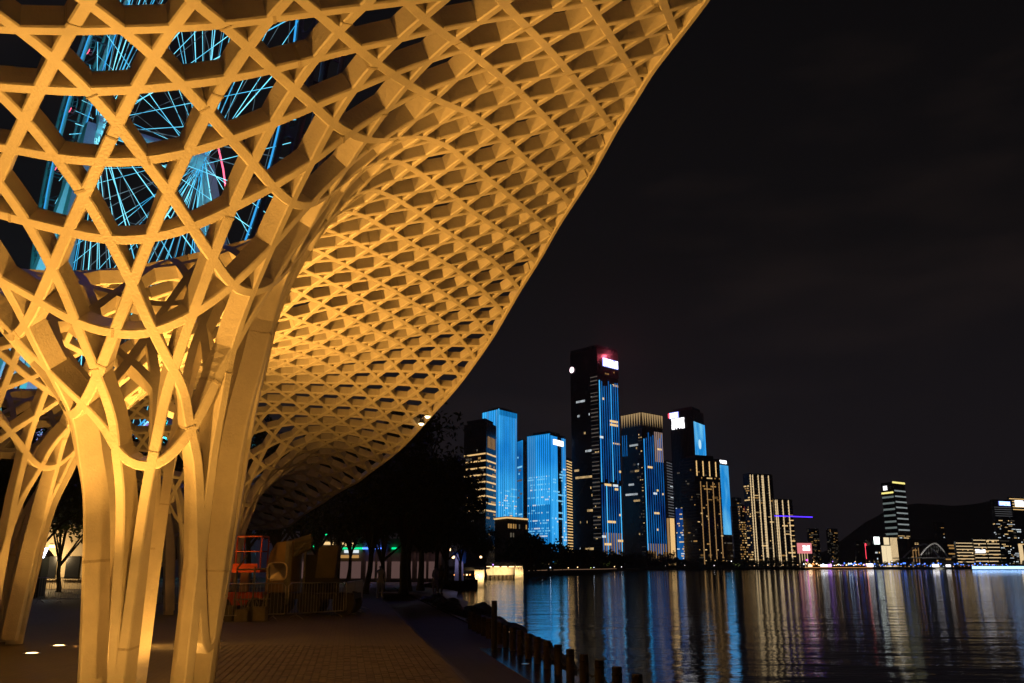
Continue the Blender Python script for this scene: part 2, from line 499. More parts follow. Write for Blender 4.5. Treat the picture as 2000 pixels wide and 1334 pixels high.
# ------------------------------------------------------------------ ground, quay and water
PD = Vector((-0.178, 0.984, 0)).normalized()     # along the promenade
QD = Vector((PD.y, -PD.x, 0))                    # towards the water
def uv(u, v, z=0.0):
    p = PD * u + QD * v
    return Vector((p.x, p.y, z))
PAVE = math.atan2(PD.y, PD.x) - math.pi / 2

def paving_mat(name, c1, c2, mort, bw, bh, rough, off=0.5):
    m = bpy.data.materials.new(name); m.use_nodes = True
    n = m.node_tree.nodes; l = m.node_tree.links
    b = n['Principled BSDF']; b.inputs['Roughness'].default_value = rough
    t = n.new('ShaderNodeTexCoord'); mpn = n.new('ShaderNodeMapping')
    mpn.inputs['Rotation'].default_value = (0, 0, -PAVE + math.pi / 2)
    l.new(t.outputs['Object'], mpn.inputs[0])
    br = n.new('ShaderNodeTexBrick')
    br.offset = off
    br.inputs['Scale'].default_value = 1.0
    br.inputs['Brick Width'].default_value = bw; br.inputs['Row Height'].default_value = bh
    br.inputs['Mortar Size'].default_value = 0.006
    br.inputs['Color1'].default_value = (*c1, 1); br.inputs['Color2'].default_value = (*c2, 1); br.inputs['Mortar'].default_value = (*mort, 1)
    l.new(mpn.outputs[0], br.inputs['Vector'])
    x = n.new('ShaderNodeTexNoise'); x.inputs['Scale'].default_value = 0.7; x.inputs['Detail'].default_value = 8
    l.new(t.outputs['Object'], x.inputs['Vector'])
    r = n.new('ShaderNodeMapRange'); r.inputs['To Min'].default_value = 0.6; r.inputs['To Max'].default_value = 1.25
    l.new(x.outputs['Fac'], r.inputs['Value'])
    mx = n.new('ShaderNodeVectorMath'); mx.operation = 'SCALE'
    l.new(br.outputs['Color'], mx.inputs[0]); l.new(r.outputs[0], mx.inputs['Scale'])
    l.new(mx.outputs[0], b.inputs['Base Color'])
    bm_ = n.new('ShaderNodeBump'); bm_.inputs['Strength'].default_value = 0.5; bm_.inputs['Distance'].default_value = 0.006
    l.new(br.outputs['Fac'], bm_.inputs['Height']); bm_.invert = True
    l.new(bm_.outputs[0], b.inputs['Normal'])
    return m
mat_pave = paving_mat('clay_paving', (0.062, 0.048, 0.036), (0.045, 0.036, 0.028), (0.02, 0.018, 0.015), 0.23, 0.115, 0.62)
mat_slab = paving_mat('granite_slabs', (0.055, 0.053, 0.05), (0.042, 0.041, 0.04), (0.015, 0.015, 0.015), 0.9, 0.45, 0.6)
mat_stone = mat('dark_granite', (0.06, 0.058, 0.055), 0.5, noise=0.4, nscale=5, bump=0.3)
mat_quay = mat('quay_concrete', (0.16, 0.15, 0.14), 0.7, noise=0.5, nscale=2, bump=0.4)
mat_soil = mat('park_soil', (0.05, 0.05, 0.04), 0.9, noise=0.5, nscale=0.3)

g = MB()
g.quad(uv(-25, -120), uv(-25, 1.73), uv(135, 1.73), uv(135, -120))
g.quad(uv(-25, 1.73, 0), uv(-25, 1.73, -0.33), uv(135, 1.73, -0.33), uv(135, 1.73, 0))
tag(g.build('plaza', mat_pave), kind='structure')
g = MB()
for i in range(2):
    z = -0.33 * (i + 1); v0 = 1.73 + 0.42 * i
    g.quad(uv(-25, v0, z), uv(-25, v0 + 0.42, z), uv(135, v0 + 0.42, z), uv(135, v0, z))
    g.quad(uv(-25, v0 + 0.42, z), uv(-25, v0 + 0.42, z - 0.33), uv(135, v0 + 0.42, z - 0.33), uv(135, v0 + 0.42, z))
tag(g.build('terrace_steps', mat_stone), kind='structure')
LOWZ = -0.99
g = MB()
g.quad(uv(-25, 2.57, LOWZ), uv(-25, 5.62, LOWZ), uv(135, 5.62, LOWZ), uv(135, 2.57, LOWZ))
tag(g.build('lower_promenade', mat_slab), kind='structure')
mat_wet = paving_mat('wet_edge_slabs', (0.05, 0.05, 0.05), (0.035, 0.035, 0.036), (0.012, 0.012, 0.012), 0.6, 0.3, 0.22)
g = MB()
g.quad(uv(-25, 4.3, LOWZ + .004), uv(-25, 5.60, LOWZ + .004), uv(30, 5.60, LOWZ + .004), uv(30, 4.3, LOWZ + .004))
tag(g.build('wet_edge_path', mat_wet), kind='structure')
g = MB()
g.quad(uv(-25, 5.62, LOWZ), uv(-25, 5.62, -3.0), uv(135, 5.62, -3.0), uv(135, 5.62, LOWZ))
tag(g.build('quay_wall', mat_quay), kind='structure')

# far shore: one sheet of land running round the bay out to the horizon
WZ = -1.8
sh = [(-5.2, 139), (-7.0, 151), (-9.5, 238), (2.9, 252), (12, 325), (40, 430), (62, 552), (107, 740), (170, 835), (272, 846), (480, 880), (720, 1150), (3600, 1800)]
land = MB()
LZ = -0.4
ng = [(x, y, LZ) for x, y in sh] + [(3600, 5600, LZ), (-3000, 5600, LZ), (-3000, 128, LZ), (-60, 128, LZ)]
land.v = ng + [(x, y, -3) for x, y in sh]
land.f = [tuple(range(len(ng)))[::-1]]; land.m = [0]
k = len(ng)
for i in range(len(sh) - 1):
    land.f.append((i, i + 1, k + i + 1, k + i)[::-1]); land.m.append(0)
tag(land.build('far_shore', mat_soil), kind='structure')

# rip-rap bank between promenade and water
bank = MB()
bp = [(25, 5.64, 5.7), (31, 5.64, 6.9), (36, 5.64, 7.8), (46, 5.64, 8.5), (60, 5.64, 10), (73, 5.64, 11.8), (100, 5.64, 15.5), (138, 5.64, 20.3)]
for i in range(len(bp) - 1):
    a, b = bp[i], bp[i + 1]
    bank.quad(uv(a[0], a[1], LOWZ + 0.05), uv(a[0], a[2], WZ - 0.5), uv(b[0], b[2], WZ - 0.5), uv(b[0], b[1], LOWZ + 0.05))
tag(bank.build('shore_bank', mat_stone), kind='structure')

# water
wm = bpy.data.materials.new('harbour_water'); wm.use_nodes = True
n = wm.node_tree.nodes; l = wm.node_tree.links
b = n['Principled BSDF']
b.inputs['Base Color'].default_value = (0.004, 0.006, 0.009, 1)
b.inputs['Roughness'].default_value = 0.05
b.inputs['IOR'].default_value = 1.33
b.inputs['Specular IOR Level'].default_value = 0.9
t = n.new('ShaderNodeTexCoord')
def wave(scale, sx, sy, det, rot):
    m1 = n.new('ShaderNodeMapping'); m1.inputs['Scale'].default_value = (sx, sy, 1); m1.inputs['Rotation'].default_value = (0, 0, rot)
    l.new(t.outputs['Object'], m1.inputs[0])
    x = n.new('ShaderNodeTexNoise'); x.inputs['Scale'].default_value = scale; x.inputs['Detail'].default_value = det
    x.inputs['Roughness'].default_value = 0.55
    l.new(m1.outputs[0], x.inputs['Vector'])
    return x.outputs['Fac']
w0 = wave(0.20, 0.5, 1.4, 2, 0.25); w1 = wave(0.9, 0.55, 1.35, 3, 0.15); w2 = wave(3.4, 0.5, 1.5, 3, -0.1)
pn = wave(0.012, 1.0, 1.0, 3, 0.0)
pr = n.new('ShaderNodeMapRange'); pr.inputs['From Min'].default_value = 0.35; pr.inputs['From Max'].default_value = 0.65
pr.inputs['To Min'].default_value = 0.35; pr.inputs['To Max'].default_value = 1.0
l.new(pn, pr.inputs['Value'])
ad = n.new('ShaderNodeMath'); ad.operation = 'MULTIPLY_ADD'; ad.inputs[1].default_value = 0.30
l.new(w2, ad.inputs[0]); l.new(w1, ad.inputs[2])
ad2 = n.new('ShaderNodeMath'); ad2.operation = 'MULTIPLY_ADD'; ad2.inputs[1].default_value = 3.6
l.new(w0, ad2.inputs[0]); l.new(ad.outputs[0], ad2.inputs[2]); ad = ad2
bb = n.new('ShaderNodeBump'); bb.inputs['Distance'].default_value = 0.042
l.new(pr.outputs[0], bb.inputs['Strength'])
l.new(ad.outputs[0], bb.inputs['Height']); l.new(bb.outputs[0], b.inputs['Normal'])
wt = MB()
wt.quad((-400, -80, WZ), (3600, -80, WZ), (3600, 5600, WZ), (-400, 5600, WZ))
tag(wt.build('harbour_water', wm), kind='structure')

# hills behind the bay
mat_hill = mat('wooded_hill', (0.12, 0.11, 0.12), 1.0, noise=0.4, nscale=0.01)
hm = MB()
prof = [(1560, 1100), (1640, 1066), (1690, 1020), (1740, 994), (1790, 983), (1840, 986), (1880, 990), (1930, 979), (2000, 974), (2120, 960), (2240, 985), (2320, 1060), (2380, 1100)]
HY = 4200
for i in range(len(prof) - 1):
    a = at(prof[i][0], prof[i][1], HY); c = at(prof[i + 1][0], prof[i + 1][1], HY)
    for k in range(6):
        f0, f1 = k / 6, (k + 1) / 6
        def P(q, f):
            jz = 1 + 0.03 * math.sin(q.x * 0.02 + f * 9)
            return (q.x, HY - 900 * (1 - f) ** 1.3, -2 + (q.z + 2) * (f ** 0.85) * jz)
        hm.quad(P(a, f0), P(c, f0), P(c, f1), P(a, f1))
    hm.quad((a.x, HY, a.z), (c.x, HY, c.z), (c.x, HY + 900, -2), (a.x, HY + 900, -2))
tag(hm.build('hills', mat_hill), kind='structure')

# ------------------------------------------------------------------ skyline
def led_mat(name, ca, cb, strength, scale=(0.02, 0.02, 0.012), pos=(0.35, 0.68), det=2.5):
    m = bpy.data.materials.new(name); m.use_nodes = True
    n = m.node_tree.nodes; l = m.node_tree.links
    b = n['Principled BSDF']; b.inputs['Base Color'].default_value = (0.02, 0.02, 0.025, 1)
    t = n.new('ShaderNodeTexCoord'); mpn = n.new('ShaderNodeMapping'); mpn.inputs['Scale'].default_value = scale
    l.new(t.outputs['Object'], mpn.inputs[0])
    x = n.new('ShaderNodeTexNoise'); x.inputs['Scale'].default_value = 1.0; x.inputs['Detail'].default_value = det
    l.new(mpn.outputs[0], x.inputs['Vector'])
    r = n.new('ShaderNodeValToRGB')
    r.color_ramp.elements[0].position = pos[0]; r.color_ramp.elements[1].position = pos[1]
    r.color_ramp.elements[0].color = (*ca, 1); r.color_ramp.elements[1].color = (*cb, 1)
    l.new(x.outputs['Fac'], r.inputs[0]); l.new(r.outputs[0], b.inputs['Emission Color'])
    b.inputs['Emission Strength'].default_value = strength
    return m
M_glass = mat('dark_curtain_glass', (0.012, 0.014, 0.018), 0.25, noise=0.3, nscale=0.1)
M_clad = mat('dark_cladding', (0.022, 0.020, 0.020), 0.6, noise=0.3, nscale=0.1)
M_mull = mat('mullion_metal', (0.05, 0.05, 0.055), 0.4, metal=0.6)
M_roof = mat('roof_concrete', (0.05, 0.05, 0.05), 0.9)
WIN = [emit('warm_window', (1.0, 0.66, 0.28), 1.0), emit('dim_amber_window', (0.9, 0.48, 0.14), 0.5), emit('cool_window', (0.85, 0.95, 1.0), 0.9),
       emit('faint_window', (0.5, 0.42, 0.3), 0.18), emit('blue_tinted_window', (0.22, 0.66, 1.0), 0.95)]
L_cyan = led_mat('cyan_led', (0.01, 0.25, 0.74), (0.10, 0.60, 1.0), 1.35)
L_cyan2 = led_mat('cyan_screen', (0.002, 0.14, 0.44), (0.018, 0.42, 0.95), 1.0)
L_blue = led_mat('blue_led', (0.002, 0.03, 0.20), (0.008, 0.24, 0.75), 0.8, scale=(0.03, 0.03, 0.02))
L_bluew = led_mat('blue_white_led', (0.02, 0.20, 0.52), (0.18, 0.48, 0.85), 0.85, scale=(0.03, 0.03, 0.02))
L_screen = led_mat('sky_blue_screen', (0.01, 0.25, 0.68), (0.20, 0.68, 1.0), 1.0, scale=(0.05, 0.05, 0.02), pos=(0.42, 0.66))
L_gold = emit('gold_light_line', (1.0, 0.62, 0.24), 0.95)
L_golddim = emit('dim_gold_light_line', (1.0, 0.55, 0.2), 0.35)
L_pale = emit('pale_light_line', (1.0, 0.72, 0.38), 0.85)
L_white = emit('white_sign', (1.0, 0.97, 1.0), 2.4)
L_red = emit('red_sign', (1.0, 0.06, 0.10), 2.5)
L_bsign = emit('blue_sign_halo', (0.25, 0.30, 1.0), 1.8)  # blue halo round signs, put in as a glowing panel
L_pink = emit('pink_sign', (1.0, 0.30, 0.32), 0.8)
L_violet = emit('violet_light_line', (0.09, 0.03, 1.0), 2.2)
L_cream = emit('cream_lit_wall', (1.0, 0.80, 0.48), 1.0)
L_green = emit('green_light', (0.0, 0.9, 0.28), 1.6)
L_bwhite = emit('blue_white_light', (0.35, 0.6, 1.0), 3.5)

class Tower:
    """building with two faces towards the bay; corners given as picture columns at real distances"""
    def __init__(self, name, label, cols, ytop, Y, dl=25, dr=30, ybase=None, mats=None, cat='building', group=None, wallname='wall'):
        pl, pm, pr = cols
        self.M = at(pm, 1105, Y); self.L = at(pl, 1105, Y + dl); self.R = at(pr, 1105, Y + dr)
        for q in (self.M, self.L, self.R): q.z = 0
        self.zt = at(pm, ytop, Y).z
        self.z0 = LZ
        self.t = empty(name, (self.M.x, self.M.y, self.z0))
        tag(self.t, label, cat, group)
        B = self.L + self.R - self.M
        o = self.M
        foot = [self.L - o, self.M - o, self.R - o, B - o]
        self.H = self.zt - self.z0
        mb = MB()
        mb.hexa([(q.x, q.y, 0) for q in foot] + [(q.x, q.y, self.H) for q in foot])
        mb.build(wallname, mats or M_glass, self.t)
        self.foot = foot
    def face(self, which):
        f = self.foot
        a, b = {'l': (f[0], f[1]), 'r': (f[1], f[2])}[which]
        d = (b - a); w = d.length; d = d / w
        nrm = Vector((d.y, -d.x, 0))
        return a, d, w, nrm
    def rect(self, mb, which, s0, s1, z0, z1, out=0.3, th=None, mi=0):
        """box standing proud of a face; s as fraction of its width, z as fraction of the height"""
        a, d, w, nrm = self.face(which)
        z0 *= self.H; z1 *= self.H
        p0 = a + d * (s0 * w); p1 = a + d * (s1 * w)
        i = nrm * 0.02; o = nrm * out
        mb.hexa([(p0 + i).to_tuple()[:2] + (z0,), (p0 + o).to_tuple()[:2] + (z0,), (p1 + o).to_tuple()[:2] + (z0,), (p1 + i).to_tuple()[:2] + (z0,),
                 (p0 + i).to_tuple()[:2] + (z1,), (p0 + o).to_tuple()[:2] + (z1,), (p1 + o).to_tuple()[:2] + (z1,), (p1 + i).to_tuple()[:2] + (z1,)], mi)
    def strips(self, which, s0, s1, n, z0, z1, m, wfrac=0.4, name='light_strip', out=0.5, jit=0.0):
        for i in range(n):
            c = s0 + (s1 - s0) * (i + 0.5) / n; h = (s1 - s0) / n * wfrac / 2
            mb = MB()
            self.rect(mb, which, c - h, c + h, z0 + random.uniform(0, jit), z1 - random.uniform(0, jit), out)
            mb.build(name, random.choice(m) if isinstance(m, list) else m, self.t)
    def bands(self, which, s0, s1, n, z0, z1, m, hfrac=0.3, name='light_band', out=0.4, p=1.0):
        for i in range(n):
            if random.random() > p: continue
            c = z0 + (z1 - z0) * (i + 0.5) / n; h = (z1 - z0) / n * hfrac / 2
            mb = MB(); self.rect(mb, which, s0, s1, c - h, c + h, out)
            mb.build(name, m, self.t)
    def windows(self, which, s0, s1, nb, z0, z1, nf, p, kinds=(0, 0, 1, 3), runp=0.6, fw=0.72, fh=0.5, out=0.12, rowp=None):
        mb = MB()
        for j in range(nf):
            pj = p if rowp is None else p * (3.0 if random.random() < rowp else 0.35)
            lit = False; kd = 0
            for i in range(nb):
                if lit: lit = random.random() < runp
                else:
                    lit = random.random() < pj * (1 - runp) / max(1e-3, 1 - pj * 0.5)
                    kd = random.choice(kinds)
                if lit:
                    c = s0 + (s1 - s0) * (i + 0.5) / nb; h = (s1 - s0) / nb * fw / 2
                    cz = z0 + (z1 - z0) * (j + 0.5) / nf; hz = (z1 - z0) / nf * fh / 2
                    self.rect(mb, which, c - h, c + h, cz - hz, cz + hz, out, mi=kd)
        if mb.f:
            o = mb.build('lit_windows', WIN, self.t); o['kind'] = 'stuff'
    def panel(self, which, s0, s1, z0, z1, m, name='led_screen', out=0.3):
        mb = MB(); self.rect(mb, which, s0, s1, z0, z1, out)
        return mb.build(name, m, self.t)
    def mullions(self, which, s0, s1, n, z0, z1, wf=0.18, out=0.35):
        mb = MB()
        for i in range(n + 1):
            c = s0 + (s1 - s0) * i / n; h = (s1 - s0) / n * wf / 2
            self.rect(mb, which, c - h, c + h, z0, z1, out)
        o = mb.build('mullions', M_mull, self.t); o['kind'] = 'stuff'
    def slabs(self, which, s0, s1, n, z0, z1, out=0.25, hf=0.2):
        mb = MB()
        for i in range(n + 1):
            c = z0 + (z1 - z0) * i / n; h = (z1 - z0) / n * hf / 2
            self.rect(mb, which, s0, s1, c - h, c + h, out)
        o = mb.build('floor_slabs', M_clad, self.t); o['kind'] = 'stuff'
    def plant(self, h=4, inset=0.25):
        f = self.foot; c = (f[0] + f[1] + f[2] + f[3]) / 4
        q = [c + (p - c) * (1 - inset) for p in f]
        mb = MB(); mb.hexa([(p.x, p.y, self.H + 0.02) for p in q] + [(p.x, p.y, self.H + h) for p in q])
        mb.build('roof_plant', M_roof, self.t)

# bright cyan slab tower at the left of the skyline
T = Tower('office_tower', 'tall slim tower glowing pale cyan all over at the left end of the skyline', (940, 972, 1010), 798, 980)
T.panel('l', 0, 1, .02, .995, L_cyan2); T.panel('r', 0, 1, .25, .995, L_cyan2)
T.strips('l', 0.02, .98, 7, .3, .995, [L_cyan, L_cyan, L_bluew], .34); T.strips('r', .02, .98, 9, .22, .96, [L_cyan, L_cyan, L_bluew], .34)
T.panel('r', 0, .02, .2, 1.0, L_cyan, 'corner_light', 0.8); T.windows('r', .03, .97, 12, .1, .5, 26, .4, (4, 4, 2, 0), out=.75, fw=.5); T.windows('l', .03, .97, 7, .3, .9, 30, .12, (4, 4, 3), out=.75, fw=.4); T.mullions('r', 0, 1, 12, .02, .995)
T.windows('r', .03, .97, 12, .05, .22, 9, .8, (0, 0, 1), out=.75); T.plant(3, .3)
# dark tower with gold floors in front of it
T = Tower('office_tower', 'dark stepped tower with golden lit floors in front of the pale cyan tower', (903, 948, 968), 823, 840)
T.bands('l', .02, .98, 9, .36, .80, L_gold, .2); T.bands('r', .05, .95, 9, .36, .80, L_gold, .2)
T.strips('r', .1, .9, 6, .82, .90, L_golddim, .1); T.slabs('l', 0, 1, 18, .05, .82); T.windows('l', .03, .97, 14, .3, .82, 18, .25, (1, 3, 3)); T.windows('r', .05, .95, 8, .1, .82, 26, .3, (1, 1, 3)); T.plant(4, .2)
# slim blue tower between
T = Tower('office_tower', 'slim blue tower half hidden between two brighter blue towers', (1006, 1022, 1032), 857, 1050)
T.panel('l', 0, 1, .05, .99, L_cyan2); T.strips('l', .05, .95, 6, .1, .98, L_blue); T.windows('l', .05, .95, 6, .1, .9, 30, .25, (4, 4, 3), out=.75)
# broad blue tower
T = Tower('office_tower', 'broad bright blue tower with white rooftop sign on its right face', (1031, 1077, 1108), 845, 930)
T.panel('l', 0, 1, .17, .995, L_cyan2); T.panel('r', 0, .45, .04, .98, L_cyan2); T.panel('r', .72, 1, .04, .98, L_cyan2)
T.strips('l', .01, .99, 11, .46, .99, [L_cyan, L_cyan, L_bluew], .32); T.strips('l', .01, .99, 11, .17, .46, L_blue, .3)
T.strips('r', .01, .45, 5, .04, .98, L_cyan, .4); T.strips('r', .72, .99, 3, .04, .98, [L_cyan, L_bluew], .5)
T.panel('r', .18, .80, .915, .955, L_white, 'roof_sign', 1.2)
T.windows('l', .02, .98, 18, .2, .70, 26, .30, (4, 4, 4, 2), out=.75, fw=.5, rowp=.4); T.windows('r', .02, .98, 9, .08, .75, 30, .35, (4, 2, 4), out=.75, fw=.5); T.windows('l', .02, .98, 14, .01, .16, 6, .6, (3, 0, 3)); T.plant(3, .3)
# podium with a lit cornice
T = Tower('podium_building', 'low stone podium building with a warm lit roof edge behind the trees', (966, 990, 1031), 1008, 800, mats=mat('podium_stone', (0.10, 0.09, 0.075), .8, noise=.3, nscale=.2))
T.panel('r', 0, 1, .955, .985, L_gold, 'cornice_light', .6); T.panel('l', 0, 1, .955, .985, L_gold, 'cornice_light', .6); T.windows('r', .03, .97, 9, .2, .9, 4, .4, (3, 3, 1)); T.mullions('r', 0, 1, 8, 0, .95)
# orange striped slab
T = Tower('apartment_slab', 'narrow slab striped with orange floor lights beside the tallest tower', (1104, 1110, 1124), 893, 1060)
T.bands('r', 0, 1, 34, .1, .98, L_gold, .35); T.bands('l', 0, 1, 34, .1, .98, L_golddim, .3)
# the tallest tower
T = Tower('office_tower', 'tallest black tower with a white lit sign and blue light strips on its right face', (1121, 1176, 1219), 673, 900, 30, 26)
T.mullions('l', 0, 1, 26, .02, .985, .25); T.mullions('r', 0, 1, 26, .86, .99, .25)
T.slabs('l', .72, 1.0, 56, .03, .87, .5, .35); T.bands('l', .74, 1.0, 40, .12, .86, emit('dull_floor_line', (.6, .5, .42), .13), .3)
T.windows('l', .05, .72, 20, .04, .84, 48, .085, (0, 2, 0), .74, fh=.6, rowp=.25); T.windows('l', .74, .99, 5, .05, .85, 50, .12, (0, 0, 2))
T.strips('r', .02, .98, 9, .36, .84, [L_blue, L_blue, L_blue, L_cyan], .26, jit=.03); T.strips('r', .02, .98, 9, .05, .36, [L_blue, L_blue, L_blue, L_cyan], .26)
T.strips('r', .05, .95, 8, .045, .15, L_golddim, .10, out=.7); T.windows('r', .03, .97, 12, .06, .84, 48, .12, (0, 2, 0), .75, fh=.6, out=.8, rowp=.2)
T.windows('r', .2, .82, 9, .865, .895, 2, .9, (0, 1, 1), .9); T.windows('l', .3, .72, 9, .875, .885, 1, .99, (0, 0, 2), .97); T.windows('r', .2, .98, 8, .815, .835, 1, .95, (0, 0), .95)
T.windows('r', .02, .98, 14, .545, .56, 1, .99, (2, 0), .97); T.windows('l', .72, .99, 5, .545, .56, 1, .99, (0, 0), .97)
def sign_panel(T, which, s0, s1, z0, z1, glyphs, face=L_white, back=None, out=1.0):
    """sign board of separate glowing characters over an optional glowing halo panel"""
    if back: T.panel(which, s0 - .015, s1 + .015, z0 - .004, z1 + .004, back, 'sign_halo_panel', out * .6)
    mb = MB()
    for i in range(glyphs):
        a = s0 + (s1 - s0) * (i + .08) / glyphs; b2 = s0 + (s1 - s0) * (i + .92) / glyphs
        w = b2 - a; h = z1 - z0
        for (x0, x1, y0, y1) in ((0, 1, .84, 1), (.42, .58, 0, .84), (.05, .95, .46, .6), (0, 1, 0, .12), (0, .16, .12, .46), (.84, 1, .12, .46), (.1, .3, .6, .84), (.7, .9, .6, .84)):
            if random.random() < .12: continue
            T.rect(mb, which, a + w * x0, a + w * x1, z0 + h * y0, z0 + h * y1, out)
    mb.build('sign_lettering', face, T.t)
T.panel('r', .25, .985, .905, .945, L_bsign, 'sign_halo_panel', .6); T.panel('r', .27, .36, .907, .943, L_white, 'sign_emblem', 1.2)
sign_panel(T, 'r', .37, .97, .907, .943, 5)
mb = MB(); a, d, w, nr = T.face('l'); c = a + d * (w * .07) + Vector((0, 0, T.H * .906))
for k in range(16):
    t0 = 2 * math.pi * k / 16; t1 = 2 * math.pi * (k + 1) / 16
    P = [c + nr * 1.0, c + nr * 1.0 + (d * math.cos(t0) + Vector((0, 0, 1)) * math.sin(t0)) * 3.3, c + nr * 1.0 + (d * math.cos(t1) + Vector((0, 0, 1)) * math.sin(t1)) * 3.3]
    n0 = len(mb.v); mb.v += [tuple(q) for q in P]; mb.f.append((n0, n0 + 1, n0 + 2)); mb.m.append(0)
L = bpy.data.lights.new('sign_glow_fill', 'POINT'); L.energy = 42000; L.color = (1, .12, .18); L.shadow_soft_size = 2  # added red lamp off the face that tints the crown
lo = bpy.data.objects.new('sign_glow_fill', L); COL.objects.link(lo); lo.parent = T.t; a_, d_, w_2, n_2 = T.face('r'); lo.location = a_ + d_ * (w_2 * .5) + n_2 * 5 + Vector((0, 0, T.H * .96))
mb.build('round_emblem', emit('pink_white_emblem', (1, .72, .8), 3.0), T.t)
# second dark tower with a gold crown
T = Tower('office_tower', 'dark blue striped tower with a crown of gold lit fins', (1222, 1263, 1306), 804, 960, 26, 26)
for wch, n_ in (('l', 8), ('r', 9)):
    for i in range(n_):
        c = (i + .5) / n_; h = .5 / n_
        mb = MB(); a, d, w, nr = T.face(wch)
        p = [a + d * (w * (c - h * .85)) + nr * .6, a + d * (w * (c + h * .85)) + nr * .6, a + d * (w * c) + nr * .9]
        z1 = T.H * .995; z0 = T.H * .905
        n0 = len(mb.v)
        mb.v += [(p[0].x, p[0].y, z1), (p[1].x, p[1].y, z1), (p[2].x, p[2].y, z0), (a + d * (w * c)).to_tuple()[:2] + (z1,)]
        mb.f += [(0, 2, 1), (0, 1, 3), (1, 2, 3), (0, 3, 2)]; mb.m += [0] * 4
        mb.build('crown_fin', emit('gold_fin', (.95, .62, .28), .40) if 'gold_fin' not in MATS else MATS['gold_fin'], T.t)
T.strips('r', .03, .97, 9, .05, .88, [L_blue, L_blue, L_blue, L_cyan], .24, jit=.06); T.strips('r', .55, .97, 5, .68, .88, emit('rosy_strip', (.9, .6, .5), .35), .25, out=.8)
T.strips('r', .05, .95, 8, .04, .15, L_golddim, .10, out=.7); T.strips('l', .0, .3, 3, .72, .86, L_blue, .25)
T.mullions('l', 0, 1, 18, .02, .9, .25); T.slabs('l', .8, 1, 40, .03, .88, .5, .4)
T.windows('l', .05, .8, 14, .05, .86, 38, .085, (0, 2, 3), .7, fh=.6, rowp=.22); T.windows('r', .03, .97, 12, .06, .86, 38, .10, (2, 0, 0), .7, fh=.6, out=.8, rowp=.18); T.windows('l', .82, .99, 2, .05, .86, 44, .6, (0, 3, 3))
# grey banded slab
T = Tower('office_block', 'narrow grey block with faint white floor bands behind the gold crowned tower', (1304, 1310, 1326), 898, 1150)
T.bands('r', .02, .98, 26, .3, .99, emit('faint_floor', (.6, .62, .7), .14), .35); T.windows('r', .05, .95, 6, .3, .98, 26, .1, (2, 3)); T.panel('r', .7, 1, .05, .5, L_blue)
T = Tower('lit_pavilion', 'small amber lit vertical block at the foot of the grey banded tower', (1306, 1311, 1321), 1010, 880, 5, 6)
T.strips('r', .05, .95, 5, .05, .98, L_gold, .5); T.panel('l', .1, .9, .05, .98, L_golddim)
# tower with white characters and a sky blue screen
T = Tower('office_tower', 'dark tower with two white signs and a sky blue screen on its right face', (1322, 1369, 1390), 799, 1000, 26, 30)
T.panel('r', 0, .95, .28, .92, L_screen); T.panel('r', .95, 1.0, .28, .92, L_cyan, 'corner_light', .8)
for s_, z_, r_ in ((.45, .78, .13), (.42, .60, .2)):
    mb = MB(); a, d, w, nr = T.face('r'); c = a + d * (w * s_) + nr * .6 + Vector((0, 0, T.H * z_))
    ring_ = [c + (d * math.cos(2 * math.pi * k / 18) + Vector((0, 0, 1.25)) * math.sin(2 * math.pi * k / 18)) * (w * r_) for k in range(18)]
    mb.v = [tuple(q) for q in ring_]; mb.f = [tuple(range(18))]; mb.m = [0]
    mb.build('screen_disc', emit('pale_screen_disc', (.55, .85, 1), 1.05) if 'pale_screen_disc' not in MATS else MATS['pale_screen_disc'], T.t)
sign_panel(T, 'l', .06, .62, .885, .955, 4); T.panel('l', -.06, .0, .965, .995, L_red, 'sign_emblem', 1.3); sign_panel(T, 'l', .0, .36, .962, .995, 4, back=L_bsign)
T.panel('l', .05, .5, .05, .37, L_blue); T.windows('l', .05, .95, 12, .34, .38, 2, .8, (0, 2)); T.windows('l', .05, .5, 8, .05, .34, 20, .4, (0, 2, 0), out=.6); T.windows('l', .1, .95, 12, .4, .85, 24, .03, (3, 3)); T.mullions('l', 0, 1, 16, .02, .88); T.plant(4, .2)
# dark residential tower with gold vertical lines
T = Tower('residential_tower', 'black residential tower with amber windows and thin gold vertical lines', (1338, 1366, 1417), 893, 860, 18, 16)
for i in range(4):
    T.strips('r', .18 + i * .24, .22 + i * .24, 1, .03 + .02 * i, .78, L_golddim, .5, out=.6); T.strips('r', .06 + i * .25, .1 + i * .25, 1, .83, .97, L_gold, .7, out=.6)
T.windows('r', .02, .98, 22, .05, .9, 34, .15, (1, 1, 0, 3), .55); T.windows('l', .05, .95, 10, .05, .9, 34, .06, (1, 1, 3), .5); T.slabs('r', 0, 1, 34, .03, .97, .3, .25); T.slabs('l', 0, 1, 34, .03, .97, .3, .25); T.plant(3, .3)
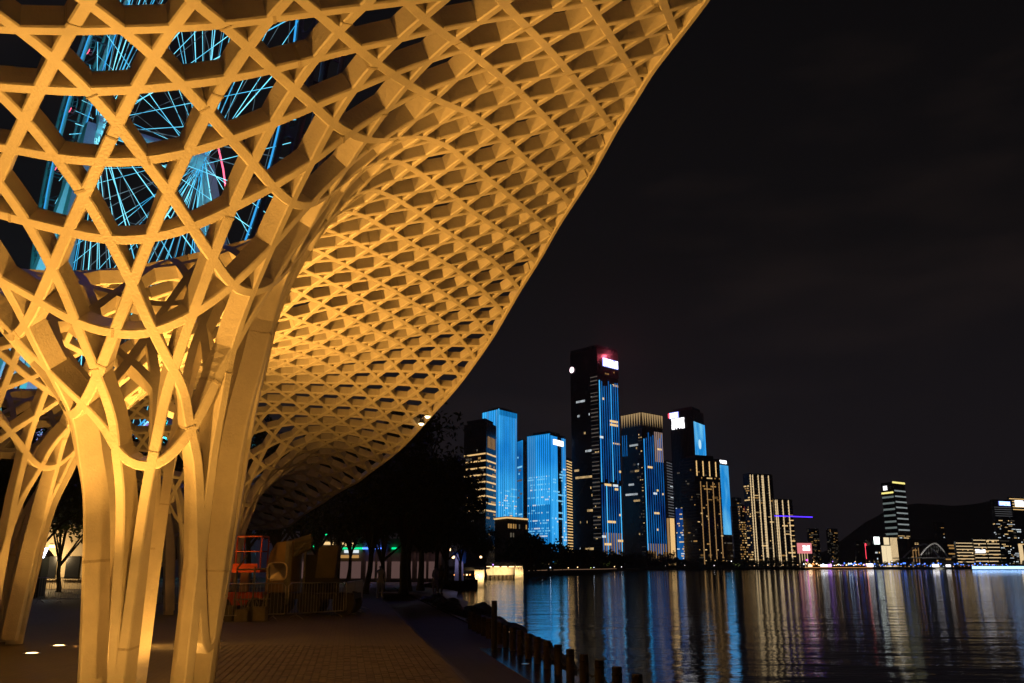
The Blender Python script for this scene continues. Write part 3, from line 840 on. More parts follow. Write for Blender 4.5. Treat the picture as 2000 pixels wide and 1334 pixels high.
# blue screen tower with small sign
T = Tower('office_tower', 'slender tower faced by one pale blue screen with small white sign on top', (1412, 1415, 1434), 897, 980, 8, 14)
T.panel('r', 0.02, .98, .30, .95, L_screen); sign_panel(T, 'r', .1, .8, .965, .995, 3); T.windows('r', .05, .95, 7, .05, .28, 10, .3, (3, 3, 0))
T = Tower('office_block', 'pale grey narrow block in front of densely lit apartments', (1433, 1436, 1448), 988, 930, 6, 8, mats=mat('pale_panel', (.2, .24, .27), .6, noise=.2, nscale=.1))
T.windows('l', .1, .9, 2, .1, .9, 20, .2, (3,)); T.slabs('r', 0, 1, 18, .05, .98)
T = Tower('apartment_block', 'apartment block dense with small amber windows left of the gold lined tower', (1446, 1452, 1470), 985, 990, 10, 10)
T.windows('r', .03, .97, 12, .05, .98, 26, .55, (1, 1, 0), .6); T.windows('l', .03, .97, 5, .05, .98, 26, .5, (1, 1), .6); T.panel('r', .55, .8, .9, .97, L_red, 'roof_sign', .8)
T = Tower('apartment_block', 'far apartment block showing a few lit top floors beside the blue screen', (1436, 1442, 1456), 971, 1150, 10, 10)
T.windows('r', .03, .97, 6, .3, .98, 26, .4, (1, 3), .6)
# twin towers with gold lines
T = Tower('residential_tower', 'taller of two towers outlined by bright gold vertical lines', (1462, 1474, 1521), 924, 900, 10, 14)
for s_ in (.03, .13, .36, .52, .57, .80): T.strips('r', s_, s_ + .03, 1, .02, .985, L_pale, .6, out=.9)
T.windows('r', .04, .96, 18, .04, .9, 34, .16, (1, 0, 3, 3), .6); T.windows('l', .05, .95, 6, .05, .9, 34, .4, (1, 0)); T.slabs('r', 0, 1, 34, .02, .98, .5, .3)
T = Tower('residential_tower', 'shorter of two towers outlined by bright gold vertical lines', (1518, 1521, 1557), 974, 900, 6, 10)
for s_ in (.03, .12, .42, .74): T.strips('r', s_, s_ + .04, 1, .02, .985, L_pale, .7, out=.9)
T.bands('r', .80, .98, 10, .05, .8, L_gold, .22); T.windows('r', .04, .96, 12, .04, .9, 22, .18, (1, 0, 3), .6); T.slabs('r', 0, 1, 22, .02, .98, .5, .3)
# light beam on a crane arm
mb = MB(); a = at(1513, 1007.5, 840); c = at(1587, 1010, 840); mb.bar(a - Vector((0, 0, 0)), c, 1.0, 1.5)
cr_ = empty('tower_crane', (at(1519, 1105, 842).x, 842, LZ)); tag(cr_, 'crane with its long jib outlined by a violet light line', 'crane')
jb = MB(); of = Vector(cr_.location)
jb.bar(a - of, c - of, .55, .9); jb.build('jib_light', L_violet, cr_)
jb = MB(); zc = (a.z - of.z)
for k in range(4): jb.bar(((k % 2) * 1.4 - .7, (k // 2) * 1.4 - .7, 0), ((k % 2) * 1.4 - .7, (k // 2) * 1.4 - .7, zc + 5), .25, .25)
for k in range(int(zc / 3)): jb.bar((-.7, -.7, k * 3), (.7, -.7, k * 3 + 3), .12, .12); jb.bar((.7, .7, k * 3), (-.7, .7, k * 3 + 3), .12, .12)
jb.build('mast', M_mull, cr_)
jb = MB()
for k in range(18):
    p0 = a - of + (c - a) * (k / 18) + Vector((0, .8, .9)); p1 = a - of + (c - a) * ((k + 1) / 18) + Vector((0, .8, .9))
    jb.bar(p0, p1, .2, .2); jb.bar(p0 - Vector((0, 0, .9)), p1, .12, .12)
jb.build('jib', M_mull, cr_)
# pavilion with a pink sign
T = Tower('sign_pavilion', 'open pavilion on lit columns carrying a long pink sign', (1556, 1559, 1588), 1058, 870, 3, 6, mats=M_clad)
T.panel('r', .02, .98, .55, .95, L_pink, 'sign_board', .6); sign_panel(T, 'r', .36, .85, .66, .86, 5, out=1.0); T.strips('r', .05, .75, 4, .02, .55, L_pale, .12)
# faint far apartment towers
for i, (c0, c1, c2, yt, lab, p) in enumerate([(1581, 1585, 1605, 1032, 'faint far apartment tower, left of a far pair beyond the bay', .35), (1619, 1626, 1642, 1032, 'faint far apartment tower, right of a far pair beyond the bay', .35),
        (1672, 1676, 1695, 1056, 'faint low apartment block with a thin red light line', .08), (1695, 1698, 1704, 1054, 'faint narrow block with a lit base left of the cream lit building', .2)]):
    T = Tower('apartment_tower', lab, (c0, c1, c2), yt, 1700, 14, 14)
    T.windows('r', .03, .97, 9, .05, .98, 24, p, (1, 3, 3), .5); T.windows('l', .05, .95, 4, .05, .98, 24, p, (3, 3), .5); T.slabs('r', 0, 1, 24, .02, .98)
    if i == 2: T.panel('r', .9, .99, .3, .9, L_red, 'red_light_line', .5)
T = Tower('office_block', 'small office block with a glaring white rooftop sign', (1694, 1697, 1722), 1066, 1100, 6, 10); T.windows('r', .03, .97, 10, .05, .9, 6, .4, (0, 2)); 
T.panel('r', .58, .98, 1.08, 1.42, emit('glaring_sign', (.9, 1.0, .95), 3.5), 'roof_sign', 1.0)
mb = MB(); T.rect(mb, 'r', .62, .66, .98, 1.1, .8); T.rect(mb, 'r', .9, .94, .98, 1.1, .8); mb.build('sign_post', M_mull, T.t)
# cream lit building with stripes
T = Tower('lit_hall', 'cream lit hall with bright wall panels and white vertical stripes', (1723, 1725, 1757), 1049, 980, 5, 10)
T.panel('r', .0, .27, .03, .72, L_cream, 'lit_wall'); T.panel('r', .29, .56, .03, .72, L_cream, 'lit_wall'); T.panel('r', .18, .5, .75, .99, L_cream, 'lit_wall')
T.strips('r', .56, 1, 6, .03, .99, L_pale, .5)
# tall far office tower with floor bands
T = Tower('office_tower', 'lone curved tower with pale floor bands and a yellow lit roof edge', (1737, 1760, 1784), 941, 1300, 24, 22)
T.bands('l', 0, 1, 7, .35, .86, emit('pale_floor_band', (.6, .75, .72), .22), .3); T.bands('r', .1, 1, 8, .4, .93, emit('pale_floor_band2', (.7, .8, .8), .35), .25)
T.panel('r', 0, 1, .985, 1.005, emit('yellow_roof_line', (1, .85, .25), 1.3), 'roof_light', .8); T.panel('l', .0, 1, .865, .885, MATS['yellow_roof_line'], 'roof_light', .8); T.panel('l', .2, .5, .91, .96, L_white, 'roof_sign', .8)
T.windows('l', .3, 1, 8, .30, .345, 2, .9, (0, 1)); T.windows('r', 0, 1, 9, .33, .37, 2, .95, (2, 0)); T.slabs('l', 0, 1, 40, .02, .98); T.slabs('r', 0, 1, 40, .02, .98)
# terracotta block behind the bridge
T = Tower('office_block', 'dim brown block with a few amber windows behind the white arch bridge', (1776, 1780, 1836), 1053, 1150, 8, 14, mats=mat('brown_block', (.10, .05, .03), .8, noise=.3, nscale=.1))
T.windows('r', .03, .97, 12, .05, .9, 7, .12, (1, 1, 0), .4); T.strips('r', .05, .35, 3, .1, .7, L_golddim, .15); T.slabs('r', 0, 1, 7, .02, .98)
T = Tower('apartment_tower', 'thin dark tower under construction rising behind the arch bridge', (1833, 1838, 1854), 1020, 1500, 10, 10); T.windows('r', .1, .9, 4, .1, .9, 22, .08, (1, 2)); T.slabs('r', 0, 1, 22, .02, .98, .4, .3); T.mullions('l', 0, 1, 3, 0, 1)
T = Tower('office_block', 'low dark block with rows of small amber lights left of the gold banded pair', (1843, 1846, 1872), 1060, 1050, 6, 10); T.windows('r', .03, .97, 14, .05, .95, 8, .5, (1, 1, 3), .7)
# gold banded low buildings
T = Tower('office_block', 'left and lower of two terraced buildings with gold floor light bands', (1868, 1872, 1906), 1057, 940, 6, 10); T.bands('r', 0, 1, 8, .04, .99, L_pale, .24); T.windows('r', .02, .98, 16, .04, .95, 8, .2, (0, 1))
T = Tower('office_block', 'right and higher of two terraced buildings with gold floor light bands', (1904, 1907, 1957), 1051, 930, 6, 10); T.bands('r', 0, .47, 8, .04, .99, L_pale, .22); T.bands('r', .53, 1, 8, .04, .99, L_pale, .22); T.windows('r', .02, .98, 18, .04, .95, 8, .2, (0, 1)); sign_panel(T, 'r', .02, .4, .5, .62, 5)
T = Tower('office_tower', 'grey tower with blue white sign at the right end of the skyline', (1950, 1956, 1994), 975, 960, 10, 14)
sign_panel(T, 'r', .30, .85, .915, .97, 5, L_bwhite, back=L_bsign); T.bands('r', .03, .9, 5, .74, .9, emit('grey_band', (.4, .4, .42), .2), .25); T.windows('r', .02, .98, 14, .05, .7, 26, .22, (0, 2, 3), .55); T.windows('l', .05, .95, 4, .05, .7, 26, .12, (2, 0)); T.slabs('r', 0, 1, 34, .02, .98)
T = Tower('office_tower', 'tower with gold floor bands cut by the right edge of the picture', (1985, 1989, 2040), 970, 1000, 6, 20); T.bands('r', 0, 1, 5, .80, .99, L_gold, .28); T.windows('r', .02, .98, 18, .05, .75, 24, .15, (0, 2)); T.panel('r', .05, .25, .05, .32, L_pale, 'lit_lobby'); T.panel('r', .2, .5, .86, .95, L_white, 'roof_sign', 1.0)

# white arch bridge
br = empty('arch_bridge', (at(1810, 1105, 900).x, 900, LZ)); tag(br, 'white footbridge with two leaning arches before the brown block', 'bridge')
ob = Vector(br.location)
M_white = mat('white_steel', (0.7, 0.7, 0.68), .4, noise=.1, nscale=.5)
for (xa, xm, xb, ym, Yd) in ((1790, 1826, 1857, 1061, 895), (1760, 1806, 1840, 1063, 925)):
    A = at(xa, 1089, Yd); Mx = at(xm, ym, Yd); Bx = at(xb, 1089, Yd)
    mb = MB(); pts = []
    for k in range(25):
        s_ = k / 24 * 2 - 1
        x = Mx.x + (s_ * (Bx.x - Mx.x) if s_ > 0 else s_ * (Mx.x - A.x))
        hgt = (1 - abs(s_) ** 1.75)
        pts.append(Vector((x, Yd + s_ * 6, A.z + (Mx.z - A.z) * hgt)) - ob)
    mb.tube(pts, 0.8, 8); mb.build('arch', M_white, br, smooth=True)
    mb = MB()
    for k in range(3, 22, 2): mb.tube([pts[k], Vector((pts[k].x, pts[k].y, A.z - ob.z))], .08, 4)
    o = mb.build('hangers', M_white, br); o['kind'] = 'stuff'
mb = MB(); mb.box((0, 0, at(1810, 1089, 900).z - LZ - .4), (52, 34, .8)); mb.build('deck', M_clad, br)
mb = MB()
for k in (-1, 1):
    mb = MB(); mb.box((k * 20, 0, 3), (2, 30, 6)); mb.build('pier', M_clad, br)
L = bpy.data.lights.new('arch_floodlight', 'SPOT'); L.energy = 24000; L.color = (1, .95, .85); L.spot_size = 1.5
lo = bpy.data.objects.new('arch_floodlight', L); COL.objects.link(lo); lo.parent = br; lo.location = (-4, -40, 2); lo.rotation_euler = Vector((.05, 1, .3)).to_track_quat('-Z', 'Y').to_euler()

# ------------------------------------------------------------------ observation wheel seen through the lattice
M_wsteel = mat('pale_wheel_steel', (0.55, 0.55, 0.58), .45, noise=.15, nscale=.6)
M_wplum = mat('plum_wheel_steel', (0.22, 0.13, 0.16), .5, noise=.2, nscale=.6)
L_spoke = led_mat('cyan_cable_light', (0.03, 0.30, 0.55), (0.24, 0.84, 1.0), 1.7, scale=(.09, .09, .09), det=1.0)
L_spoke_dim = led_mat('dim_cable_light', (0.05, 0.05, 0.06), (0.25, 0.42, 0.5), .5, scale=(.2, .2, .2), det=1.0)
L_rim = emit('blue_rim_light', (0.04, 0.40, 0.90), 1.0)
L_rose = emit('rose_light', (1.0, 0.12, 0.22), 2.2)
HL = at(185, 245, 131); HR = at(400, 315, 144)
HZ = (HL.z + HR.z) / 2
HL.z = HR.z = HZ
HC = (HL + HR) / 2
AX = (HR - HL).normalized(); AL = (HR - HL).length / 2
WU = Vector((-AX.y, AX.x, 0))        # in the wheel plane, horizontal
wheel = empty('observation_wheel', (HC.x, HC.y, 0)); tag(wheel, 'giant observation wheel with cyan lit cables seen through the lattice', 'wheel')
ow = Vector((HC.x, HC.y, 0))
RW = 55.0
def wp(r, th, s): return Vector((0, 0, HZ)) + WU * (r * math.cos(th)) + Vector((0, 0, 1)) * (r * math.sin(th)) + AX * s
NSEG = 56
for side in (-1, 1):
    mb = MB()
    for i in range(NSEG):
        t0 = 2 * math.pi * i / NSEG; t1 = 2 * math.pi * (i + 1) / NSEG
        r0, r1 = RW - 2.2, RW + 2.2
        out = []; inn = []
        for k in range(16):
            an = 2 * math.pi * k / 16 + math.pi / 16
            c_, s_ = math.cos(an), math.sin(an)
            sc = 1 / max(abs(c_), abs(s_))
            u, v = c_ * sc, s_ * sc
            out.append(wp((r0 + r1) / 2 + v * (r1 - r0) / 2, (t0 + t1) / 2 + u * (t1 - t0) / 2, side * 1.9))
            pw = (abs(c_) ** 3 + abs(s_) ** 3) ** (-1 / 3)
            inn.append(wp((r0 + r1) / 2 + s_ * pw * (r1 - r0) / 2 * .74, (t0 + t1) / 2 + c_ * pw * (t1 - t0) / 2 * .80, side * 1.9))
        n0 = len(mb.v)
        dth = AX * (side * .35)
        mb.v += [tuple(p) for p in out + inn] + [tuple(p + dth) for p in inn]
        for k in range(16):
            k2 = (k + 1) % 16
            mb.f.append((n0 + k, n0 + k2, n0 + 16 + k2, n0 + 16 + k)); mb.m.append(0)
            mb.f.append((n0 + 16 + k, n0 + 16 + k2, n0 + 32 + k2, n0 + 32 + k)); mb.m.append(0)
    mb.build('rim_plate', M_wsteel if side < 0 else M_wplum, wheel)
    for rr in (RW - 2.3, RW + 2.3):
        mb = MB(); mb.tube([wp(rr, 2 * math.pi * k / 112, side * 1.9) for k in range(112)], .38, 6, closed=True); mb.build('rim_tube', M_wsteel, wheel)
    mb = MB(); mb.tube([wp(RW - 2.8, 2 * math.pi * k / 112, side * 2.3) for k in range(112)], .13, 5, closed=True); mb.build('rim_light_line', L_rim if side < 0 else MATS['blue_rim_light'], wheel)
mb = MB()
for i in range(NSEG):
    th_ = 2 * math.pi * i / NSEG
    for r_ in (RW - 2.3, RW + 2.3): mb.tube([wp(r_, th_, -1.9), wp(r_, th_, 1.9)], .2, 5)
    mb.tube([wp(RW - 2.3, th_, -1.9), wp(RW + 2.3, th_ + .05, 1.9)], .14, 4)
o = mb.build('rim_bracing', M_wplum, wheel); o['kind'] = 'stuff'
nsp = 64
for side in (-1, 1):
    for i in range(nsp):
        th_ = 2 * math.pi * (i + .5 * (side > 0)) / nsp
        off = 0.55 if i % 2 else -0.55
        mb = MB(); mb.tube([wp(1.7, th_ + off, side * AL * .92), wp(RW - 2.4, th_, side * .3)], .046 if i % 4 else .075, 5, cap=False)
        mb.build('cable', L_spoke if i % 3 else L_spoke_dim, wheel)
for k in range(5):
    mb = MB(); r_ = 14 + 8 * k
    mb.tube([wp(r_, 2 * math.pi * j / 90, 0) for j in range(90)], .03, 4, closed=True); mb.build('damping_ring', L_spoke_dim, wheel)
mb = MB(); mb.tube([wp(0, 0, -AL), wp(0, 0, -AL * .75), wp(0, 0, -AL * .74), wp(0, 0, AL * .74), wp(0, 0, AL * .75), wp(0, 0, AL)], [1.9, 1.9, 1.2, 1.2, 1.9, 1.9], 20); mb.build('axle', M_wsteel, wheel)
for side in (-1, 1):
    for sp in (-1, 1):
        top = wp(0, 0, side * (AL + .6)); foot = Vector((0, 0, -.4)) + AX * (side * (AL + 9)) + WU * (sp * 15)
        mb = MB()
        for k in range(6):
            a = top.lerp(foot, k / 6); b2 = top.lerp(foot, (k + 1) / 6)
            wa, wb = 1.6 + 3.0 * k / 6, 1.6 + 3.0 * (k + 1) / 6
            P = []
            for p, w_ in ((a, wa), (b2, wb)):
                for du, ds in ((-1, -.5), (1, -.5), (1, .5), (-1, .5)):
                    P.append(p + WU * (du * w_ / 2) + AX * (ds * w_ * .9))
            mb.hexa(P)
        mb.build('pylon_leg', M_wsteel, wheel)
    for sp in ():
        mb = MB(); mb.tube([wp(0, 0, side * (AL + .3)), Vector((0, 0, 0)) + AX * (side * (AL + 16)) + WU * (sp * 8)], .35, 6); mb.build('stay', M_wsteel, wheel)
mb = MB(); q0 = at(427, 290, 141) - ow; q1 = at(436, 330, 140.5) - ow; q2 = at(444, 390, 140) - ow; mb.tube([q0, q1, q2], .16, 5); mb.build('pylon_light_line', L_rose, wheel)
cap = MB(); cap.lathe([(0, -1.9), (.9, -1.75), (1.6, -1.1), (1.85, 0), (1.6, 1.1), (.9, 1.75), (0, 1.9)], n=14)
M_cap = mat('dark_capsule_glass', (.03, .03, .04), .15, spec=.8)
capm = cap.mesh('capsule', M_cap, smooth=True)
rg = MB()
for k in range(3): rg.tube([(1.95 * math.cos(2 * math.pi * j / 24), (k - 1) * .9, 1.95 * math.sin(2 * math.pi * j / 24)) for j in range(24)], .13, 5, closed=True)
for j in range(12):
    an = 2 * math.pi * j / 12; rg.bar((1.95 * math.cos(an), -.9, 1.95 * math.sin(an)), (1.95 * math.cos(an + .5), .9, 1.95 * math.sin(an + .5)), .08, .08)
rgm = rg.mesh('capsule_cage', M_wsteel)
lt = MB(); lt.tube([(1.2 * math.cos(2 * math.pi * j / 16), 0, -1.6 + 1.2 * math.sin(2 * math.pi * j / 16) * .4) for j in range(16)], .09, 4, closed=True)
ltm = lt.mesh('capsule_light', L_rose)
for i in range(28):
    th_ = 2 * math.pi * i / 28 + .06
    p = wp(RW + 5.0, th_, 0)
    c_ = link('capsule', capm, wheel, p); link('cage', rgm, c_, rz=math.atan2(WU.y, WU.x)); link('floor_light', ltm, c_, rz=math.atan2(WU.y, WU.x))
for (dd, col, en, ax_) in ((-1, (0.03, .62, .72), 150000, 0), (1, (.03, .60, .70), 120000, 0), (0, (.55, .25, .9), 40000, 1)):
    L = bpy.data.lights.new('wheel_floodlight', 'SPOT'); L.energy = en; L.color = col; L.spot_size = 1.2; L.spot_blend = .5; L.shadow_soft_size = .8
    lo = bpy.data.objects.new('wheel_floodlight', L); COL.objects.link(lo); lo.parent = wheel
    pos = AX * (dd * 20) - Vector((0, 1, 0)) * 34 + Vector((0, 0, 3)); lo.location = pos
    lo.rotation_euler = (Vector((0, 0, HZ * .72)) + AX * (dd * 9) - pos).to_track_quat('-Z', 'Y').to_euler()
# added point lamp standing in for the wheel's light on the canopy's upper side
L = bpy.data.lights.new('wheel_glow_fill', 'POINT'); L.energy = 17000; L.color = (.32, .22, 1.0); L.shadow_soft_size = 5
lo = bpy.data.objects.new('wheel_glow_fill', L); COL.objects.link(lo); lo.parent = wheel; lo.location = wp(RW - 6, 2.2, 0) - Vector((0, 12, 0))

# ------------------------------------------------------------------ trees
def leaf_mat(name, c1, c2):
    m = mat(name, c1, .55, color2=c2, noise=.1, nscale=1.5)
    m.node_tree.nodes['Principled BSDF'].inputs['Subsurface Weight'].default_value = 0.0
    return m
M_leaf = leaf_mat('dark_leaves', (.045, .075, .025), (.02, .04, .012))
M_leafy = leaf_mat('yellow_green_lit_leaves', (.10, .13, .03), (.04, .07, .015))  # yellow-green lamplight on the trees, put into the leaf colour
M_bark = mat('tree_bark', (.09, .07, .05), .9, noise=.4, nscale=6, bump=.6)
def leaf_cloud(nl, clumps, size, seed):
    r = random.Random(seed)
    V = []; F = []
    for i in range(nl):
        c, rad = r.choice(clumps)
        d = Vector((r.gauss(0, 1), r.gauss(0, 1), r.gauss(0, .8))); d.normalize()
        p = c + d * rad * (r.random() ** .45)
        s = size * r.uniform(.6, 1.3)
        n = Vector((r.gauss(0, 1), r.gauss(0, 1), r.gauss(0.5, 1))); n.normalize()
        u = n.orthogonal().normalized(); w = n.cross(u)
        an = r.random() * 6.28
        u2 = u * math.cos(an) + w * math.sin(an); w2 = n.cross(u2)
        k = len(V)
        V += [tuple(p - u2 * s), tuple(p + w2 * s * .42 + n * s * .1), tuple(p + u2 * s), tuple(p - w2 * s * .42 + n * s * .1)]
        F.append((k, k + 1, k + 2, k + 3))
    return V, F
def make_tree_meshes(h, spread, trunk_h, nl, leaf, seed, leafmat, tr=.22):
    r = random.Random(seed)
    mb = MB()
    top = Vector((r.uniform(-.3, .3), r.uniform(-.3, .3), trunk_h))
    mb.tube([(0, 0, -.1), (0.02, 0, .3), top * .5 + Vector((r.uniform(-.1, .1), 0, 0)), top], [tr * 1.35, tr, tr * .85, tr * .7], 8)
    clumps = []
    nb = 9
    for i in range(nb):
        an = 2 * math.pi * i / nb + r.uniform(-.3, .3); el = r.uniform(.25, 1.3)
        ln = (h - trunk_h) * r.uniform(.5, .85)
        e_ = top + Vector((math.cos(an) * math.cos(el) * spread * r.uniform(.6, 1), math.sin(an) * math.cos(el) * spread * r.uniform(.6, 1), ln * math.sin(el) + .3))
        mid = top.lerp(e_, .5) + Vector((0, 0, .3))
        mb.tube([top - Vector((0, 0, r.uniform(0, .8))), mid, e_], [tr * .5, tr * .3, tr * .1], 6)
        clumps.append((e_, spread * r.uniform(.28, .5)))
        clumps.append((mid + Vector((r.uniform(-.6, .6), r.uniform(-.6, .6), .5)), spread * r.uniform(.25, .4)))
        for q in range(2):
            e2_ = e_ + Vector((r.uniform(-1, 1), r.uniform(-1, 1), r.uniform(-.6, .8))) * spread * .4
            mb.tube([mid, e2_], [tr * .2, tr * .05], 5)
            clumps.append((e2_, spread * r.uniform(.16, .3)))
    V, F = leaf_cloud(nl, clumps, leaf, seed + 1)
    me = bpy.data.meshes.new('crown'); me.from_pydata(V, [], F); me.materials.append(leafmat)
    return mb.mesh('trunk', M_bark, smooth=True), me
def plant_tree(name, meshes, loc, rz, sc, label, group=None, cat='tree'):
    t = empty(name, loc, rz); t.scale = (sc, sc, sc)
    tag(t, label, cat, group)
    link('trunk', meshes[0], t); link('crown', meshes[1], t)
    return t
TM = [make_tree_meshes(11.5, 4.6, 2.9, 7500, .17, 11, M_leaf, .24), make_tree_meshes(11, 4.2, 3.0, 7000, .17, 23, M_leaf, .2), make_tree_meshes(9, 3.6, 2.6, 5000, .16, 37, M_leaf, .16)]
near_trees = [(716, 1142, 54, 1, .92, 'dark leafy tree right of the barriers, leftmost of the waterfront row'), (748, 1140, 62, 0, .8, 'dark leafy tree, second from the left in the waterfront row'),
    (790, 1143, 58, 0, 1.12, 'largest dark tree in the middle of the waterfront row'), (800, 1140, 64, 1, 1.0, 'dark tree right behind the largest tree of the waterfront row'),
    (822, 1141, 66, 0, 1.08, 'broad dark tree with a leaning trunk in the waterfront row'), (848, 1135, 74, 1, .98, 'dark tree fourth from the right along the waterfront'), (872, 1130, 84, 0, .84, 'dark tree third from the right along the waterfront'),
    (900, 1128, 96, 2, .85, 'dark tree second from the right along the waterfront'), (950, 1123, 118, 2, .78, 'loose crowned dark tree at the right end of the waterfront row'),
    (655, 1135, 60, 2, .8, 'small dark tree under the drooping end of the canopy'), (680, 1128, 80, 1, .9, 'dark tree before the green lights under the canopy end')]
for i, (px_, py_, Y_, k, sc, lab) in enumerate(near_trees):
    p = at(px_, 1105, Y_); plant_tree('leafy_tree', TM[k], (p.x, Y_, 0), i * 1.3, sc, lab, 'trees along the waterfront plaza')
TL = [make_tree_meshes(8.5, 3.6, 2.4, 4200, .17, 51, M_leafy, .16), make_tree_meshes(9.5, 3.8, 2.6, 4200, .18, 67, M_leaf, .18)]
left_trees = [(-10, 40, 0, 1.1, 'yellow green tree at the left edge behind the leaning legs'), (70, 46, 0, 1.0, 'yellow green tree behind the leaning legs, beside the blue kiosk'), (45, 52, 1, 1.15, 'dark tree behind the leaning legs of the left column'),
    (120, 58, 0, .95, 'yellow green tree glimpsed between leaning legs and nearest column'), (262, 44, 1, 1.0, 'dark tree seen between the legs of the nearest column'), (330, 52, 1, 1.1, 'dark tree behind the right hand legs of the nearest column'), (230, 60, 1, 1.1, 'dark tree behind the left hand legs of the nearest column')]
for i, (px_, Y_, k, sc, lab) in enumerate(left_trees):
    p = at(px_, 1105, Y_); plant_tree('leafy_tree', TL[k], (p.x, Y_, 0), i * 2.1, sc, lab, 'trees behind the canopy columns')
for i, (px_, Y_, k, sc, lab) in enumerate([(440, 74, 0, 1.25, 'tall dark tree behind the orange access platform, nearest to the column'), (488, 82, 1, 1.3, 'tall dark tree behind the orange access platform, right of it'), (535, 78, 0, 1.2, 'tall dark tree behind the rounded cab'), (580, 86, 1, 1.25, 'tall dark tree behind the canvas roll'),
        (618, 90, 0, 1.2, 'tall dark tree behind the brown tarpaulin'), (330, 84, 1, 1.3, 'tall far tree between the legs of the nearest column'), (265, 90, 0, 1.3, 'tall far tree left of the lit stair'), (150, 80, 1, 1.3, 'tall far tree above the cream building, right part'), (85, 78, 0, 1.3, 'tall far tree above the cream building, middle part'), (15, 80, 1, 1.3, 'tall far tree above the cream building, left part')]):
    p = at(px_, 1105, Y_); plant_tree('leafy_tree', TM[k], (p.x, Y_, 0), i * 1.7, sc, lab, 'tall trees behind the plaza')
# far park trees
FT = [make_tree_meshes(9, 4.5, 2.2, 420, .75, 81 + i, M_leaf, .25) for i in range(3)]
FTB = [make_tree_meshes(8, 4.2, 2.2, 360, .75, 91, leaf_mat('park_leaves_lit', (.08, .12, .03), (.04, .06, .02)), .25)]
def shore_y(x):
    xs = [q[0] for q in sh]; ys = [q[1] for q in sh]
    return float(np.interp(x, xs, ys))
FARMARK = [(1035, 'right behind the lit jetty'), (1075, 'below the left half of the broad bright blue tower'), (1112, 'below the right half of the broad bright blue tower'), (1170, 'below the dark face of the tallest tower'), (1222, 'below the blue face of the tallest tower'),
    (1265, 'below the dark face of the gold crowned tower'), (1312, 'below the blue face of the gold crowned tower'), (1370, 'below the left side of the black residential tower'), (1420, 'below the right side of the black residential tower'), (1465, 'below the pale blue screen tower'), (1520, 'below the taller gold lined tower'),
    (1572, 'below the shorter gold lined tower'), (1650, 'in the market stretch below the pink sign'), (1735, 'in front of the glaring white sign'), (1800, 'below the lone curved tower'), (1870, 'below the arch bridge'), (1960, 'below the gold banded pair'), (9999, 'at the right edge of the picture')]
for i in range(95):
    px_ = 1005 + (2010 - 1005) * i / 95 + random.uniform(-4, 4)
    Yg = 420 if px_ < 1080 else (560 if px_ < 1220 else 800)
    x = at(px_, 1105, Yg).x
    Yt = shore_y(x) + (random.uniform(14, 60) if px_ < 1570 else random.uniform(30, 70))
    x = at(px_, 1105, Yt).x
    sc = (random.uniform(.95, 1.5) if px_ < 1330 else random.uniform(.75, 1.15)) if px_ < 1570 else random.uniform(.5, .85)
    lm = next(t_ for q_, t_ in FARMARK if px_ < q_)
    plant_tree('park_tree', random.choice(FT), (x, Yt, LZ), random.uniform(0, 6), sc, 'dark far park tree ' + lm, 'dark far shore trees ' + lm)
for i, (px_, Yt, sc, lab) in enumerate([(1092, 520, .8, 'first lamp lit yellow green tree from the left on the far bank'), (1146, 560, .7, 'second lamp lit yellow green tree from the left on the far bank'), (1183, 600, .8, 'third lamp lit yellow green tree from the left on the far bank'), (1061, 440, .75, 'pale lit tree beside a bright lamp near the jetty'), (1440, 845, .9, 'lit palm like tree right of the blue screen tower base')]):
    x = at(px_, 1105, Yt).x; t = plant_tree('park_tree', FTB[0], (x, Yt, LZ), i, sc, lab, 'lit trees on the far bank')
    L = bpy.data.lights.new('tree_light', 'SPOT'); L.spot_size = 1.3; L.energy = 3200; L.color = (.9, 1, .3); L.shadow_soft_size = .4
    lo = bpy.data.objects.new('tree_light', L); COL.objects.link(lo); lo.parent = t; lo.location = (0, -5.0, .6); lo.rotation_euler = Vector((0, .9, 1)).to_track_quat('-Z', 'Y').to_euler()
hd = MB()
Vh, Fh = [], []
cl_ = [(Vector((at(px_, 1105, shore_y(at(px_, 1105, 700).x) + 8).x, shore_y(at(px_, 1105, 700).x) + 9, 1.0)), 2.2) for px_ in range(1030, 1575, 7)]
Vh, Fh = leaf_cloud(5200, cl_, .8, 5)
me = bpy.data.meshes.new('hedge'); me.from_pydata(Vh, [], Fh); me.materials.append(M_leaf)
tag(link('shore_hedge', me), kind='stuff')

# ------------------------------------------------------------------ lights on the far shore
def lamp_mesh(h, m, r=.35):
    a = MB(); a.tube([(0, 0, 0), (0, 0, h)], [.12, .08], 6)
    b_ = MB(); b_.lathe([(0, -r), (r * .8, -r * .6), (r, 0), (r * .8, r * .6), (0, r)], (0, 0, h + r), 10)
    return a.mesh('pole', M_mull), b_.mesh('lamp_globe', m)
EL = {'white': emit('white_lamp', (1, .95, .95), 3), 'warm': emit('warm_lamp', (1, .62, .28), 4), 'blue': emit('blue_lamp', (.08, .22, 1), 3), 'orange': emit('orange_lamp', (1, .35, .08), 2.4), 'violet': emit('violet_lamp', (.5, .25, 1), 3), 'cool': emit('cool_lamp', (.65, .8, 1), 4)}
LM = {k: lamp_mesh(2.6, m, .55) for k, m in EL.items()}
LT = {k: lamp_mesh(7, m, .5) for k, m in EL.items()}
def shore_lamp(px_, Y, kind, label, group, tall=False, sc=1.0):
    x = at(px_, 1105, Y).x
    t = empty('shore_lamp', (x, Y, LZ)); t.scale = (sc, sc, sc)
    tag(t, label, 'lamp', group)
    m = (LT if tall else LM)[kind]
    link('pole', m[0], t); link('lamp_globe', m[1], t)
    return t
kinds = ['white', 'warm', 'cool', 'violet', 'orange', 'warm']
